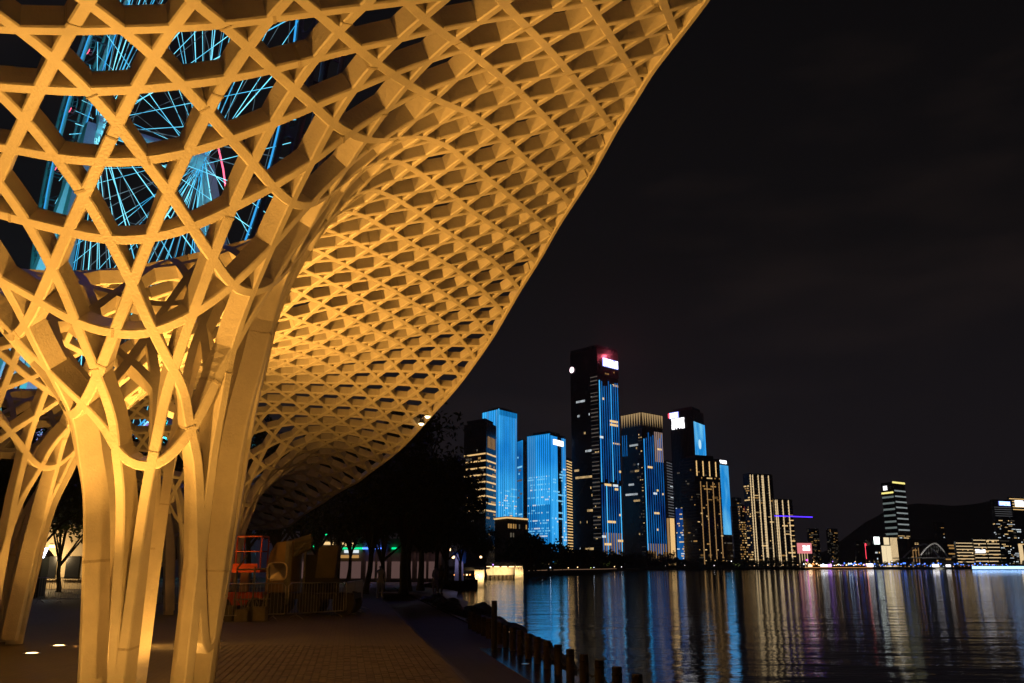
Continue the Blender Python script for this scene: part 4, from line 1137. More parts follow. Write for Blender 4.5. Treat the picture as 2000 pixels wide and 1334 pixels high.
for i in range(34):
    px_ = 1572 + (1700 - 1572) * i / 34 + random.uniform(-2, 2)
    k = random.choice(kinds)
    shore_lamp(px_, 850 + random.uniform(2, 24), k, 'small promenade lamp in the bright market stretch of the far shore', 'promenade lamps of the market stretch', sc=random.uniform(.7, 1.3))
for i in range(60):
    px_ = 1650 + (1975 - 1650) * i / 60 + random.uniform(-2, 2)
    Yl = shore_y(at(px_, 1105, 900).x) + random.uniform(6, 40)
    shore_lamp(px_, Yl, 'blue', 'small blue light strung among the far shore trees', 'blue lights along the far shore', sc=random.uniform(.7, 1.4))
for i in range(30):
    px_ = 1690 + 290 * i / 30 + random.uniform(-3, 3)
    Yl = shore_y(at(px_, 1105, 900).x) + 3
    shore_lamp(px_, Yl, random.choice(['orange', 'warm', 'orange', 'cool']), 'low orange path light at the water edge of the far shore', 'low path lights of the far shore', sc=.45)
for i, px_ in enumerate([1027, 1040, 1075, 1110, 1128, 1160, 1200, 1214, 1265, 1300, 1338, 1395, 1440, 1465, 1473, 1500, 1512, 1530, 1545, 1558]):
    Yl = shore_y(at(px_, 1105, 560 if px_ < 1220 else 780).x) + 12
    shore_lamp(px_, Yl, random.choice(['warm', 'warm', 'white', 'cool']), 'small park lamp among the dark trees of the far shore', 'park lamps of the far shore', sc=random.uniform(.5, .9) * (Yl / 800))
EL['magenta'] = emit('magenta_lamp', (1, .04, .75), 4); LT['magenta'] = lamp_mesh(7, EL['magenta'], 1.0)
for px_, Yl, k, lab, sc in [(1577, 864, 'magenta', 'tall magenta lamp at the left end of the market stretch', .9), (1059, 420, 'cool', 'tall white park lamp beside a pale lit tree', .55), (939, 185, 'warm', 'tall warm lamp behind the lit jetty', .5), (963, 200, 'violet', 'blue violet lamp over the lit jetty railing', .3), (1429, 820, 'white', 'tall glaring lamp below the pale blue screen tower', .8),
        (1582, 900, 'warm', 'left tall warm lamp under the pink sign pavilion', .8), (1590, 900, 'warm', 'right tall warm lamp under the pink sign pavilion', .8), (1627, 880, 'violet', 'tall lamp with violet glare on the market stretch', .8), (1671, 900, 'warm', 'tall yellow lamp left of the cream lit hall', .8), (1743, 870, 'white', 'tall white floodlight below the cream lit hall', .8)]:
    shore_lamp(px_, Yl, k, lab, 'tall lamps of the far shore', True, sc)
# lit kiosks on the shore
for px_, w_, h_, m_, lab in [(1610, 7, 3.2, 'white_lamp', 'left bright white stall on the market stretch'), (1620, 5, 3.6, 'violet_lamp', 'violet lit stall next to the left white stall'), (1700, 6.5, 4.2, 'white_lamp', 'glaring white stall below the cream lit hall'), (1828, 7, 3.4, 'white_lamp', 'white stall below the bridge, nearer to the arch'), (1853, 5, 3.0, 'white_lamp', 'white stall right of the arch foot'), (1583, 4, 3, 'warm_lamp', 'warm lit stall at the left end of the market stretch')]:
    Yk = shore_y(at(px_, 1105, 850).x) + 8; x = at(px_, 1105, Yk).x
    t = empty('market_stall', (x, Yk, LZ)); tag(t, lab, 'stall')
    mb = MB(); mb.box((0, 0, .5), (w_, 3, 1)); mb.build('counter', M_clad, t)
    mb = MB(); mb.box((0, .8, 1 + h_ * .35), (w_ * .92, .3, h_ * .7)); mb.build('lit_front', MATS[m_], t)
    mb = MB(); mb.hexa([(-w_ / 2 - .3, -2, h_), (w_ / 2 + .3, -2, h_), (w_ / 2 + .3, 2, h_ + .4), (-w_ / 2 - .3, 2, h_ + .4), (-w_ / 2 - .3, -2, h_ + .15), (w_ / 2 + .3, -2, h_ + .15), (w_ / 2 + .3, 2, h_ + .55), (-w_ / 2 - .3, 2, h_ + .55)]); mb.build('awning', M_clad, t)
    mb = MB()
    for sx in (-1, 1): mb.bar((sx * w_ / 2, -1.6, 0), (sx * w_ / 2, -1.6, h_), .12, .12)
    mb.build('posts', M_mull, t)
# path light line and blue lit boat
mb = MB()
pts = [at(px_, 1107, shore_y(at(px_, 1105, 850).x) - .3) for px_ in range(1572, 1705, 12)]
mb.tube([(p.x, p.y, LZ + .35) for p in pts], .22, 5); tag(mb.build('quay_light_line', emit('orange_line', (1, .42, .12), .8)), 'orange light line along the far quay edge', 'light')
mb = MB()
pts = [(at(px_, 1108, Y_).x, Y_) for px_, Y_ in ((1030, 332), (1100, 428), (1150, 470), (1205, 560))]
mb.tube([(p[0], p[1] + 2, LZ + .25) for p in pts], .10, 5); tag(mb.build('path_light_line', emit('dull_path_line', (1, .55, .3), .25)), 'dim warm light line along the left far bank', 'light')
bt = empty('lit_boat', (at(1960, 1105, 760).x, 760, WZ)); tag(bt, 'long low boat rimmed with glaring blue white lights at the right edge', 'boat')
Lb = at(2060, 1105, 760).x - at(1960, 1105, 760).x
mb = MB(); mb.hexa([(-26, -2, -.3), (44, -2, -.3), (44, 2, -.3), (-24, 2, -.3), (-28, -3, 1.2), (46, -3, 1.2), (46, 3, 1.2), (-28, 3, 1.2)]); mb.build('hull', M_clad, bt)
mb = MB(); mb.box((8, -3.2, 1.9), (72, .4, 2.3)); mb.build('light_band', emit('boat_light', (.30, .55, 1), 3.0), bt)
mb = MB(); mb.box((10, 0, 3.0), (50, 4, .3))
for k in range(12): mb.bar((-14 + k * 4.3, -1.8, 1.2), (-14 + k * 4.3, -1.8, 3), .15, .15)
mb.build('roof', M_mull, bt)

# ------------------------------------------------------------------ lit jetty
M_jet = mat('jetty_concrete', (.38, .34, .28), .8, noise=.35, nscale=1.5, bump=.4)
jt = empty('lit_jetty', (-4, 150, WZ)); tag(jt, 'stone jetty with a warm floodlit wall and railing reaching into the bay', 'jetty')
of = Vector((-4, 150, WZ))
J0 = at(938, 1105, 150); J1 = at(1018, 1105, 236); JL = at(860, 1105, 150)
A1 = Vector((at(945, 1105, 238).x, 238, 0)); B1 = Vector((at(1017, 1105, 246).x, 246, 0))
mb = MB()
dv = (B1 - A1).normalized(); nv = Vector((-dv.y, dv.x, 0))
zt = at(980, 1107.5, 240).z - WZ
P = [A1, B1, B1 + nv * 30, A1 + nv * 30]
mb.hexa([((p - of).x, (p - of).y, -1.5) for p in P] + [((p - of).x, (p - of).y, zt) for p in P]); mb.build('jetty_wall', M_jet, jt)
mb = MB()
for k in range(9):
    p = A1.lerp(B1, (k + .5) / 9) - nv * -.0 + Vector((dv.y, -dv.x, 0)) * .4 - of
    mb.box((p.x, p.y, .2), (.35, .5, 1.5), math.atan2(dv.y, dv.x))
mb.build('fender_piles', mat('tarred_timber', (.05, .035, .02), .8, noise=.3), jt)
for k in range(4):
    mb = MB()
    p = A1.lerp(B1, .80 + .06 * k) - of + Vector((dv.y, -dv.x, 0)) * .9
    mb.hexa([(p.x - .25, p.y - 1, 0), (p.x + .35, p.y - 1, 0), (p.x + .35, p.y, 0), (p.x - .25, p.y, 0), (p.x - .15, p.y - .5, zt + .3), (p.x + .15, p.y - .5, zt + .3), (p.x + .15, p.y, zt + .3), (p.x - .15, p.y, zt + .3)])
    mb.build('buttress', M_jet, jt)
mb = MB(); q0 = A1 - of + Vector((dv.y, -dv.x, 0)) * .12; q1 = B1 - of + Vector((dv.y, -dv.x, 0)) * .12
mb.hexa([(q0.x, q0.y, -1), (q1.x, q1.y, -1), (q1.x, q1.y + .1, -1), (q0.x, q0.y + .1, -1), (q0.x, q0.y, 1.05), (q1.x, q1.y, 1.05), (q1.x, q1.y + .1, 1.05), (q0.x, q0.y + .1, 1.05)]); mb.build('lower_wall_strip', mat('dark_brown_strip', (.04, .03, .02), .5, noise=.5), jt)  # dark strip laid over the lower part of the wall
mb = MB()
for k in range(22):
    p = A1.lerp(B1, k / 21) - of
    mb.bar((p.x, p.y, zt), (p.x, p.y, zt + 1.1), .07, .07)
for z_ in (zt + .55, zt + 1.1): mb.bar((*(A1 - of).to_tuple()[:2], z_), (*(B1 - of).to_tuple()[:2], z_), .06, .06)
mb.build('railing', M_mull, jt)
mb = MB(); mb.hexa([(J0.x - of.x - .5, -1, -1), (J0.x - of.x + .55, -1, -1), (J0.x - of.x + .5, 3, -1), (J0.x - of.x - .5, 3, -1), (J0.x - of.x - .9, -1.6, zt - .3), (J0.x - of.x + .75, -1.6, zt - .3), (J0.x - of.x + .75, 3, zt - .3), (J0.x - of.x - .9, 3, zt - .3)]); mb.build('lit_pier_head', M_jet, jt)
mb = MB(); mb.box((J0.x - of.x - 11, 5, zt - .2), (22, 12, .5)); mb.box((J0.x - of.x - 5, 45, zt - .2), (9, 90, .5)); mb.build('pier_deck', M_clad, jt)
for pos, en, sz_ in ((A1.lerp(B1, .5), 800, 11), (Vector((J0.x - .2, 147.5, 0)), 150, 2)):
    L = bpy.data.lights.new('wall_light', 'AREA'); L.energy = en; L.color = (1, .68, .3); L.shape = 'RECTANGLE'; L.size = sz_; L.size_y = .5; L.spread = 2.4
    lo = bpy.data.objects.new('wall_light', L); COL.objects.link(lo); lo.parent = jt
    q = pos - of + (Vector((dv.y, -dv.x, 0)) * 3.0 if sz_ > 5 else Vector((0, 0, 0))); lo.location = (q.x, q.y, zt * .55); tv = (Vector((-dv.y, dv.x, 0)) if sz_ > 5 else Vector((0, 1, 0))); lo.rotation_euler = (math.pi / 2, 0, math.atan2(tv.y, tv.x) - math.pi / 2)
for k in range(5):
    p = A1.lerp(B1, (k + .5) / 5) - of + Vector((dv.y, -dv.x, 0)) * .7
    mb = MB(); mb.box((p.x, p.y, zt + .1), (1.6, .2, .18), math.atan2(dv.y, dv.x)); mb.build('wall_lamp', EL['warm'], jt)

# ------------------------------------------------------------------ bollards and chains on the lower promenade
M_post = mat('weathered_timber_post', (.06, .045, .032), .75, noise=.4, nscale=12, bump=.5, bscale=60)
M_chain = mat('black_chain', (.03, .03, .03), .4, metal=.8)
pm = MB(); pm.lathe([(.10, 0), (.10, .60), (.088, .60), (.088, .62), (.10, .62), (.10, .685), (.092, .70), (0, .705)], n=14)
post_me = pm.mesh('post', M_post)
cpm = MB(); cpm.lathe([(.104, .60), (.108, .61), (.104, .62)], n=14)
rp = MB(); rp.tube([(.104 * math.cos(2 * math.pi * k / 14), .104 * math.sin(2 * math.pi * k / 14), .56) for k in range(14)], .014, 5, closed=True)
ring_me = rp.mesh('chain_ring', M_chain)
BV = 5.25; U0 = 12.5; DU = 1.26
lk = MB()
for k in range(15):
    for s_ in (0,):
        t_ = k / 14; z_ = .56 - .26 * (1 - (2 * t_ - 1) ** 2); 
        x_ = .1 + (DU - .2) * t_
        lk.tube([(x_ + .05 * math.cos(2 * math.pi * j / 8), (.022 if k % 2 else 0) * math.sin(2 * math.pi * j / 8), z_ + (0 if k % 2 else .022) * math.sin(2 * math.pi * j / 8)) for j in range(8)], .009, 4, closed=True)
chain_me = lk.mesh('chain', M_chain)
first = None
order = ['nearest', 'second', 'third', 'fourth', 'fifth', 'sixth', 'seventh', 'eighth', 'ninth', 'tenth', 'eleventh', 'twelfth', 'thirteenth', 'fourteenth', 'fifteenth', 'sixteenth', 'seventeenth', 'eighteenth', 'nineteenth', 'twentieth', 'twenty first', 'twenty second']
for i in range(22):
    p = uv(U0 + DU * i, BV, LOWZ)
    t = empty('bollard', p, PAVE + math.pi / 2); tag(t, ('short round timber bollard nearest to the camera on the waterside promenade' if i == 0 else 'short round timber bollard, %s from the camera on the waterside promenade' % order[i]), 'bollard', 'bollards along the waterside')
    link('post', post_me, t); link('chain_ring', ring_me, t)
    c = link('rope_chain', chain_me, None, p, PAVE + math.pi / 2); tag(c, 'sagging black chain hung beyond the %s bollard from the camera' % order[i].replace('nearest', 'first'), 'chain', 'chains between the bollards')
# flag post and boulders
mb = MB(); mb.lathe([(.09, 0), (.09, 1.5), (.075, 1.52), (0, 1.53)], n=10)
q = at(966, 1105, 29.5); o = mb.build('marker_post', mat('black_post', (.015, .015, .017), .6), None, (q.x, 29.5, LOWZ)); tag(o, 'taller dark marker post rising behind the bollards', 'post')
def boulder_mesh(seed):
    r = random.Random(seed)
    bm = bmesh.new(); bmesh.ops.create_icosphere(bm, subdivisions=3, radius=1)
    off = Vector((r.uniform(0, 50), r.uniform(0, 50), r.uniform(0, 50)))
    from mathutils import noise
    for v in bm.verts:
        d = 1 + .35 * noise.noise(v.co * 1.1 + off) + .14 * noise.noise(v.co * 3 + off)
        v.co = Vector((v.co.x * 1.15, v.co.y * .9, v.co.z * .72)) * d
    me = bpy.data.meshes.new('boulder'); bm.to_mesh(me); bm.free(); me.materials.append(mat_stone)
    return me
BM_ = [boulder_mesh(s) for s in range(5)]
for i in range(46):
    u = 27 + 48 * (i / 46) ** 1.1 + random.uniform(-.6, .6)
    vmax = float(np.interp(u, [q[0] for q in bp], [q[2] for q in bp]))
    v = random.uniform(5.9, max(6.2, vmax - .1))
    f_ = (v - 5.64) / (vmax - 5.64 + .01)
    s_ = random.uniform(.35, .85) if u > 22 else .3
    o = link('boulder', random.choice(BM_), None, uv(u, v, LOWZ + .05 - (LOWZ + .05 - WZ + .3) * min(1, f_) + .12), random.uniform(0, 6)); o.scale = (s_, s_, s_)
    tag(o, 'dark rounded boulder in the bank below the waterside promenade', 'boulder', 'boulders of the shore bank')
# small lights set in the promenade
for px_, py_, m_, lab in ((1026, 1297, 'cool_lamp', 'small blue white light set in the lower promenade'), (993, 1235, 'warm_lamp', 'small warm light between two bollards')):
    p = gnd(px_, py_, LOWZ)
    t = empty('paving_light', p); tag(t, lab, 'ground light')
    a = MB(); a.lathe([(.09, .004), (.09, .012), (0, .014)], n=12); 
    q = MB(); q.lathe([(.11, 0), (.11, .01), (.092, .012)], n=12)
    a.build('lens', emit('blue_paver_light', (.10, .32, .55), .5) if 'cool' in m_ else EL['warm'], t); q.build('bezel', mat_steel, t)

# ------------------------------------------------------------------ crowd barriers
M_galv = mat('galvanised_tube', (.50, .46, .42), .32, metal=.9, noise=.35, nscale=9)
BLn = 2.3
bf = MB()
fr = [(-BLn / 2, 0, .18), (-BLn / 2, 0, 1.0), (-BLn / 2 + .09, 0, 1.09), (BLn / 2 - .09, 0, 1.09), (BLn / 2, 0, 1.0), (BLn / 2, 0, .18)]
bf.tube(fr, .019, 7, closed=True); frame_me = bf.mesh('frame', M_galv, smooth=True)
bb_ = MB(); bb_.tube([(0, 0, .18), (0, 0, 1.09)], .0085, 5); bar_me = bb_.mesh('bar', M_galv)
ft = MB(); ft.tube([(0, 0, .2), (0, .0, .12), (0, .28, .05), (0, .33, .012)], .016, 6); ft.tube([(0, 0, .12), (0, -.28, .05), (0, -.33, .012)], .016, 6); foot_me = ft.mesh('foot', M_galv, smooth=True)
def barrier(p, rz, label):
    t = empty('crowd_barrier', p, rz); tag(t, label, 'barrier', 'metal crowd barriers on the plaza')
    link('frame', frame_me, t)
    for k in range(19): link('bar', bar_me, t, (-BLn / 2 + BLn * (k + 1) / 20, 0, 0))
    for sx in (-.8, .8): link('foot', foot_me, t, (sx, 0, 0))
def barrier_run(a, b, labs):
    d = (b - a); n_ = len(labs); rz = math.atan2(d.y, d.x)
    for i, lab in enumerate(labs):
        c = a.lerp(b, (i + .5) / n_); barrier((c.x, c.y, 0), rz, lab)
a = gnd(425, 1216); b_ = gnd(520, 1212); c_ = gnd(640, 1205); d_ = gnd(712, 1188)
a = Vector((a.x - .3, a.y, 0)); 
e_ = (b_ - a).normalized()
barrier_run(a, a + e_ * 2.35, ['metal crowd barrier beside the nearest column, bright front edge'])
barrier_run(a + e_ * 2.4, a + e_ * 2.4 + (c_ - b_).normalized() * 2.35, ['metal crowd barrier in front of the machine with rounded cab'])
g1 = a + e_ * 2.4 + (c_ - b_).normalized() * 2.4
dr_ = (d_ - g1); n2 = max(1, round(dr_.length / 2.4))
barrier_run(g1, g1 + dr_.normalized() * 2.4 * n2, (['metal crowd barrier turning back towards the trees, first of the receding run', 'second metal crowd barrier of the receding run', 'third metal crowd barrier of the receding run', 'fourth metal crowd barrier of the receding run', 'fifth metal crowd barrier of the receding run', 'sixth metal crowd barrier of the receding run'])[:n2])
b0 = gnd(-10, 1178); b1 = gnd(150, 1178)
d2 = (b1 - b0); n3 = max(2, round(d2.length / 2.4))
barrier_run(b0, b0 + d2.normalized() * 2.4 * n3, ['metal crowd barrier behind the leaning legs, number %s from the left' % w for w in ('one', 'two', 'three', 'four', 'five', 'six', 'seven', 'eight', 'nine', 'ten')][:n3])
b0 = gnd(265, 1188); b1 = gnd(420, 1188); d2 = (b1 - b0); n3 = max(2, round(d2.length / 2.4))
barrier_run(b0, b0 + d2.normalized() * 2.4 * n3, ['metal crowd barrier seen between the legs of the nearest column, %s of its row' % w for w in ('first', 'second', 'third', 'fourth', 'fifth', 'sixth')][:n3])

# ------------------------------------------------------------------ works machinery behind the barriers
M_orange = mat('orange_machine_paint', (.55, .07, .015), .45, noise=.3, nscale=5)
M_yel = mat('ochre_machine_paint', (.28, .17, .06), .45, noise=.3, nscale=3)
M_grey = mat('grey_machine_paint', (.2, .18, .15), .55, noise=.3, nscale=4)
M_dark = mat('black_rubber', (.02, .02, .02), .7)
M_canvas = mat('canvas_roll', (.14, .12, .09), .85, noise=.3, nscale=6, bump=.4)
Yb = 31.0
def pz(px_, py_, Y): return at(px_, py_, Y)
p = gnd(480, 1186); bx, by = at(480, 1105, Yb).x, Yb
lift = empty('boom_lift', (bx, by, 0)); tag(lift, 'orange railed access platform standing behind the crowd barriers', 'access platform')
zb = at(480, 1112, Yb).z; zt_ = at(480, 1048, Yb).z
wl_ = (at(516, 1080, Yb).x - at(446, 1080, Yb).x) / 2
mb = MB(); mb.box((0, 0, zb - .05), (wl_ * 2, .9, .1)); mb.box((-wl_ * .75, -.46, zb + .22), (wl_ * .5, .04, .46)); mb.box((.1, -.46, zb + .09), (wl_ * 1.4, .03, .2)); mb.build('platform_floor', M_orange, lift)
mb = MB()
for sx in (-wl_, -wl_ * .35, wl_):
    for sy in (-.43, .43): mb.tube([(sx, sy, zb), (sx, sy, zt_)], .025, 6)
for z_ in (zt_, (zb + zt_) / 2 + .05):
    mb.tube([(-wl_, -.43, z_), (wl_, -.43, z_), (wl_, .43, z_), (-wl_, .43, z_)], .025, 6, closed=True)
mb.build('guard_rail', M_orange, lift)
mb = MB(); mb.bar((0, 0, .75), (0, .1, zb - .1), .28, .28); mb.build('lift_mast', M_grey, lift)
mb = MB(); mb.box((0, 0, .55), (1.5, .95, .42)); mb.build('chassis', M_orange, lift)
for sx in (-.55, .55):
    for sy in (-.45, .45):
        w_ = MB(); w_.tube([(sx, sy - .1, .3), (sx, sy + .1, .3)], .3, 14); w_.build('wheel', M_dark, lift)
# rounded cab machine
mx_, my_ = at(556, 1105, 31.5).x, 31.5
mc = empty('works_vehicle', (mx_, my_, 0)); tag(mc, 'parked works vehicle with a rounded ochre cab and open dark load bay', 'vehicle')
hw = (at(580, 1100, 31.5).x - at(532, 1100, 31.5).x) / 2
zc_ = at(556, 1058, 31.5).z; z0_ = .75
pf = [(-hw, z0_), (-hw * .98, z0_ + .9), (-hw * .75, zc_ - .35), (-hw * .3, zc_ - .05), (hw * .4, zc_), (hw, zc_), (hw, z0_)]
mb = MB(); n0 = len(pf)
mb.v = [(x, -.75, z) for x, z in pf] + [(x, .75, z) for x, z in pf]
mb.f = [tuple(range(n0))[::-1], tuple(range(n0, 2 * n0))] + [(i, (i + 1) % n0, n0 + (i + 1) % n0, n0 + i) for i in range(n0)]; mb.m = [0] * len(mb.f)
mb.build('cab', M_yel, mc)
mb = MB(); mb.box((hw * .72, -.78, (zc_ + z0_) / 2), (hw * .5, .05, zc_ - z0_)); mb.box((hw * .72, -.79, zc_ * .55), (.06, .08, zc_ * .8)); mb.build('door_panel', M_grey, mc)
bw_ = (at(655, 1100, 31.5).x - at(582, 1100, 31.5).x)
mb = MB(); mb.box((hw + bw_ * .8, 0, .62), (bw_ * 1.7, 1.5, .18)); mb.box((hw + bw_ * .55, .72, 1.35), (bw_ * 1.0, .05, 1.3)); mb.build('load_bed', M_dark, mc)
mb = MB(); px0 = at(626, 1105, 31.5).x - mx_; px1 = at(668, 1105, 31.5).x - mx_
mb.hexa([(px0, -.8, at(640, 1128, 31.5).z), (px1 - .1, -.8, at(640, 1128, 31.5).z), (px1 - .1, -.3, at(640, 1128, 31.5).z), (px0, -.3, at(640, 1128, 31.5).z), (px0 + .1, -.8, at(640, 1068, 31.5).z), (px1, -.8, at(640, 1066, 31.5).z), (px1, -.3, at(640, 1066, 31.5).z), (px0 + .1, -.3, at(640, 1068, 31.5).z)]); mb.build('rear_cover', mat('brown_tarpaulin', (.10, .075, .045), .8, noise=.3, nscale=3), mc)
for sx in (-hw * .3, hw + bw_ * .5, hw + bw_ * 1.4):
    for sy in (-.7, .7):
        w_ = MB(); w_.tube([(sx, sy - .12, .38), (sx, sy + .12, .38)], .38, 16); w_.build('wheel', M_dark, mc)
cr2 = empty('canvas_roll', (at(605, 1105, 31.3).x, 31.3, 0)); tag(cr2, 'slanting roll of pale canvas lying over the vehicle load bay', 'canvas roll')
mb = MB(); a_ = at(566, 1066, 31.3); b2_ = at(612, 1052, 31.3); off_ = Vector(cr2.location)
for dz_, r_ in ((0, .16), (-.22, .14), (-.38, .12)): mb.tube([a_ - off_ + Vector((0, -.2, dz_)), b2_ - off_ + Vector((0, -.2, dz_ * .6))], r_, 8)
mb.build('roll', M_canvas, cr2)
mb = MB(); mb.bar(a_ - off_ + Vector((.1, -.4, -.5)), a_ - off_ + Vector((.6, -.3, .1)), .05, .05); mb.bar(a_ - off_ + Vector((.2, -.2, -.4)), Vector((a_.x - off_.x + .2, -.2, .7)), .06, .06); mb.bar(b2_ - off_ + Vector((-.2, -.2, -.2)), Vector((b2_.x - off_.x - .2, -.2, .7)), .06, .06); mb.build('support_frame', M_grey, cr2)
# floodlight mast and pallet truck and crates
fl = empty('lamp_trolley', (at(520, 1105, 28.6).x, 28.6, 0)); tag(fl, 'pale wheeled work lamp with a round reflector behind the barrier', 'work lamp')
zl = at(535, 1116, 28.6).z
mb = MB(); 
for sx in (-.35, .1): mb.tube([(sx, 0, .15), (sx, 0, zl + .15)], .03, 6)
mb.tube([(-.9, 0, zl + .05), (.1, 0, zl + .08)], .03, 6); mb.tube([(-.95, 0, .6), (.2, 0, .62)], .025, 6); mb.tube([(-.9, 0, .15), (-.9, 0, zl + .1), (-.62, 0, zl + .5)], .03, 6); mb.build('frame', M_grey, fl)
mb = MB(); R_ = .26
q = [(.35 + R_ * 1.15 * (abs(math.cos(t)) ** .5) * math.copysign(1, math.cos(t)), 0, zl + R_ * (abs(math.sin(t)) ** .5) * math.copysign(1, math.sin(t))) for t in [2 * math.pi * (k + .5) / 24 for k in range(24)]]
mb.tube(q, .03, 6, closed=True); mb.build('lamp_surround', mat('pale_rim', (.6, .5, .36), .5), fl)
mb = MB(); n0 = len(q); mb.v = [(x, .08, z) for x, y, z in q] + [(.35, .2, zl)]; mb.f = [(i, (i + 1) % n0, n0) for i in range(n0)]; mb.m = [0] * n0; mb.build('reflector', mat('reflector_metal', (.5, .42, .3), .3, metal=.7), fl)
for sx in (-.9, .1):
    mb = MB(); mb.tube([(sx, -.06, .14), (sx, .06, .14)], .13, 12); mb.build('castor', M_dark, fl)
M_crate = mat('dusty_crate', (.2, .17, .12), .8, noise=.4, nscale=5)
for px_, w2, h2, lab in ((440, .7, .45, 'dusty open crate nearest to the column foot behind the barrier'), (487, .55, .35, 'dusty crate in the middle behind the barrier'), (510, .5, .42, 'dusty crate at the right behind the barrier')):
    Yc_ = 27.8; x = at(px_, 1105, Yc_).x
    t = empty('crate', (x, Yc_, 0)); tag(t, lab, 'crate', 'crates behind the barrier')
    mb = MB()
    for sy in (-1, 1): mb.box((0, sy * .22, h2 / 2), (w2, .03, h2))
    for sx in (-1, 1): mb.box((sx * w2 / 2, 0, h2 / 2), (.03, .41, h2))
    mb.box((0, 0, .03), (w2 - .04, .40, .04)); mb.build('box', M_crate, t)
    mb = MB()
    for k in range(5): mb.bar((random.uniform(-.2, .2), random.uniform(-.1, .1), .06), (random.uniform(-.3, .3), random.uniform(-.15, .15), h2 + random.uniform(.1, .4)), .03, .03)
    mb.build('tools', M_grey, t)

# ------------------------------------------------------------------ people
def person(px_, Y, h, col, label, rz=0.0, leg=(.03, .03, .05), lean=0.0):
    x = at(px_, 1105, Y).x
    V = [(0, 0, .52), (0, 0, .62), (0, 0, .74), (0, .0, .82), (0, -.01, .87), (0, -.015, .93), (.065, 0, .50), (.075, .03, .28), (.08, .02, .05), (.085, -.06, .02), (-.065, 0, .50), (-.07, -.04, .28), (-.08, .04, .05), (-.085, -.05, .02),
         (.12, 0, .80), (.15, .03, .64), (.14, -.05, .50), (-.12, 0, .80), (-.15, .02, .64), (-.14, -.06, .51)]
    R_ = [.095, .085, .10, .075, .034, .058, .075, .048, .03, .03, .075, .048, .03, .03, .045, .034, .024, .045, .034, .024]
    E_l = [(0, 1), (1, 2), (2, 3), (3, 4), (4, 5), (0, 6), (6, 7), (7, 8), (8, 9), (0, 10), (10, 11), (11, 12), (12, 13), (3, 14), (14, 15), (15, 16), (3, 17), (17, 18), (18, 19)]
    me = bpy.data.meshes.new('body'); me.from_pydata([(v[0] * h, v[1] * h + lean * v[2], v[2] * h) for v in V], E_l, []); me.update()
    me.skin_vertices or None
    o = bpy.data.objects.new('person', me); COL.objects.link(o)
    md = o.modifiers.new('skin', 'SKIN')
    for i, sv in enumerate(me.skin_vertices[0].data): sv.radius = (R_[i] * h, R_[i] * h * .8); sv.use_root = (i == 0)
    sd = o.modifiers.new('sub', 'SUBSURF'); sd.levels = 1; sd.render_levels = 2
    o.location = (x, Y, 0); o.rotation_euler = (0, 0, rz)
    me.materials.append(mat('clothes_%s' % label.split()[2], col, .8, noise=.2, nscale=8))
    tag(o, label, 'person')
    hm_ = MB(); hm_.lathe([(0, .945), (.045, .94), (.064, .92), (.066, .905), (.05, .90)], n=10); hm_.v = [(x_ * h, y_ * h - .0, z_ * h + .02) for x_, y_, z_ in hm_.v]
    hh = hm_.build('hair', M_dark, o)
    return o
person(744, 47, 1.68, (.7, .62, .6), 'person in pale top standing before the trunks near the lit road', .4)
person(851, 52, 1.66, (.35, .28, .45), 'person in lilac top walking by the waterside railing', 2.2)
person(861, 52.6, 1.74, (.06, .06, .08), 'person in dark clothes walking beside the one in lilac', 2.4)

# ------------------------------------------------------------------ road, lit shops and signs beyond the trees
Yr = 95
mb = MB(); mb.quad((-46, 70, .008), (-8, 70, .008), (-8, 92, .008), (-46, 92, .008))
M_road = mat('pink_lit_paving', (.22, .17, .17), .55, noise=.3, nscale=.5)  # pink lamplight put into the paving colour
tag(mb.build('far_plaza_road', M_road), kind='structure')
sb = empty('shop_building', (at(700, 1105, Yr).x, Yr, 0)); tag(sb, 'long low shop building edged with green and blue light lines behind the trees', 'building')
x0 = at(560, 1105, Yr).x - sb.location.x; x1 = at(860, 1105, Yr).x - sb.location.x
mb = MB(); mb.box(((x0 + x1) / 2, 4, 2.2), (x1 - x0, 8, 4.4)); mb.build('wall', mat('shop_wall', (.22, .2, .2), .7, noise=.2), sb)
def zx(px_, py_): q = at(px_, py_, Yr - .3); return q.x - sb.location.x, q.z
for pa, pb, py_, m_, nm in ((668, 708, 1071, 'green_light', 'eave_light'), (708, 750, 1071, 'blue_lamp', 'eave_light'), (765, 775, 1071, 'green_light', 'eave_light'), (630, 643, 1044, 'green_light', 'eave_light'), (597, 606, 1045, 'green_light', 'eave_light'), (684, 692, 1046, 'green_light', 'eave_light'), (630, 652, 1061, 'warm_window', 'shop_light'), (668, 690, 1063, 'warm_window', 'shop_light'), (672, 700, 1077, 'cool_window', 'shop_light'), (665, 700, 1087, 'dim_amber_window', 'shop_light')):
    xa, z_ = zx(pa, py_); xb, _ = zx(pb, py_)
    mb = MB(); mb.box(((xa + xb) / 2, -.15, z_), (xb - xa, .2, .16 if 'eave' in nm else .3)); mb.build(nm, MATS[m_], sb)
xa, za = zx(615, 1050); 
for dx_2, z_a, z_b in ((0, 1048, 1068), (-.55, 1045, 1050)):
    mb = MB(); mb.box((xa + dx_2, -.15, (at(615, z_a, Yr).z + at(615, z_b, Yr).z) / 2), (.3 if dx_2 == 0 else 1.2, .2, abs(at(615, z_a, Yr).z - at(615, z_b, Yr).z))); mb.build('green_sign', L_green, sb)
mb = MB()
for k in range(13): mb.box((x0 + (x1 - x0) * k / 12, -.1, 1.7), (.25, .2, 3.4))
mb.build('pillars', M_grey, sb)
mb = MB()
for k in range(6):
    xx = x0 + (x1 - x0) * (k + .5) / 6; mb.box((xx, -.06, 1.2), ((x1 - x0) / 7.5, .1, 1.7))
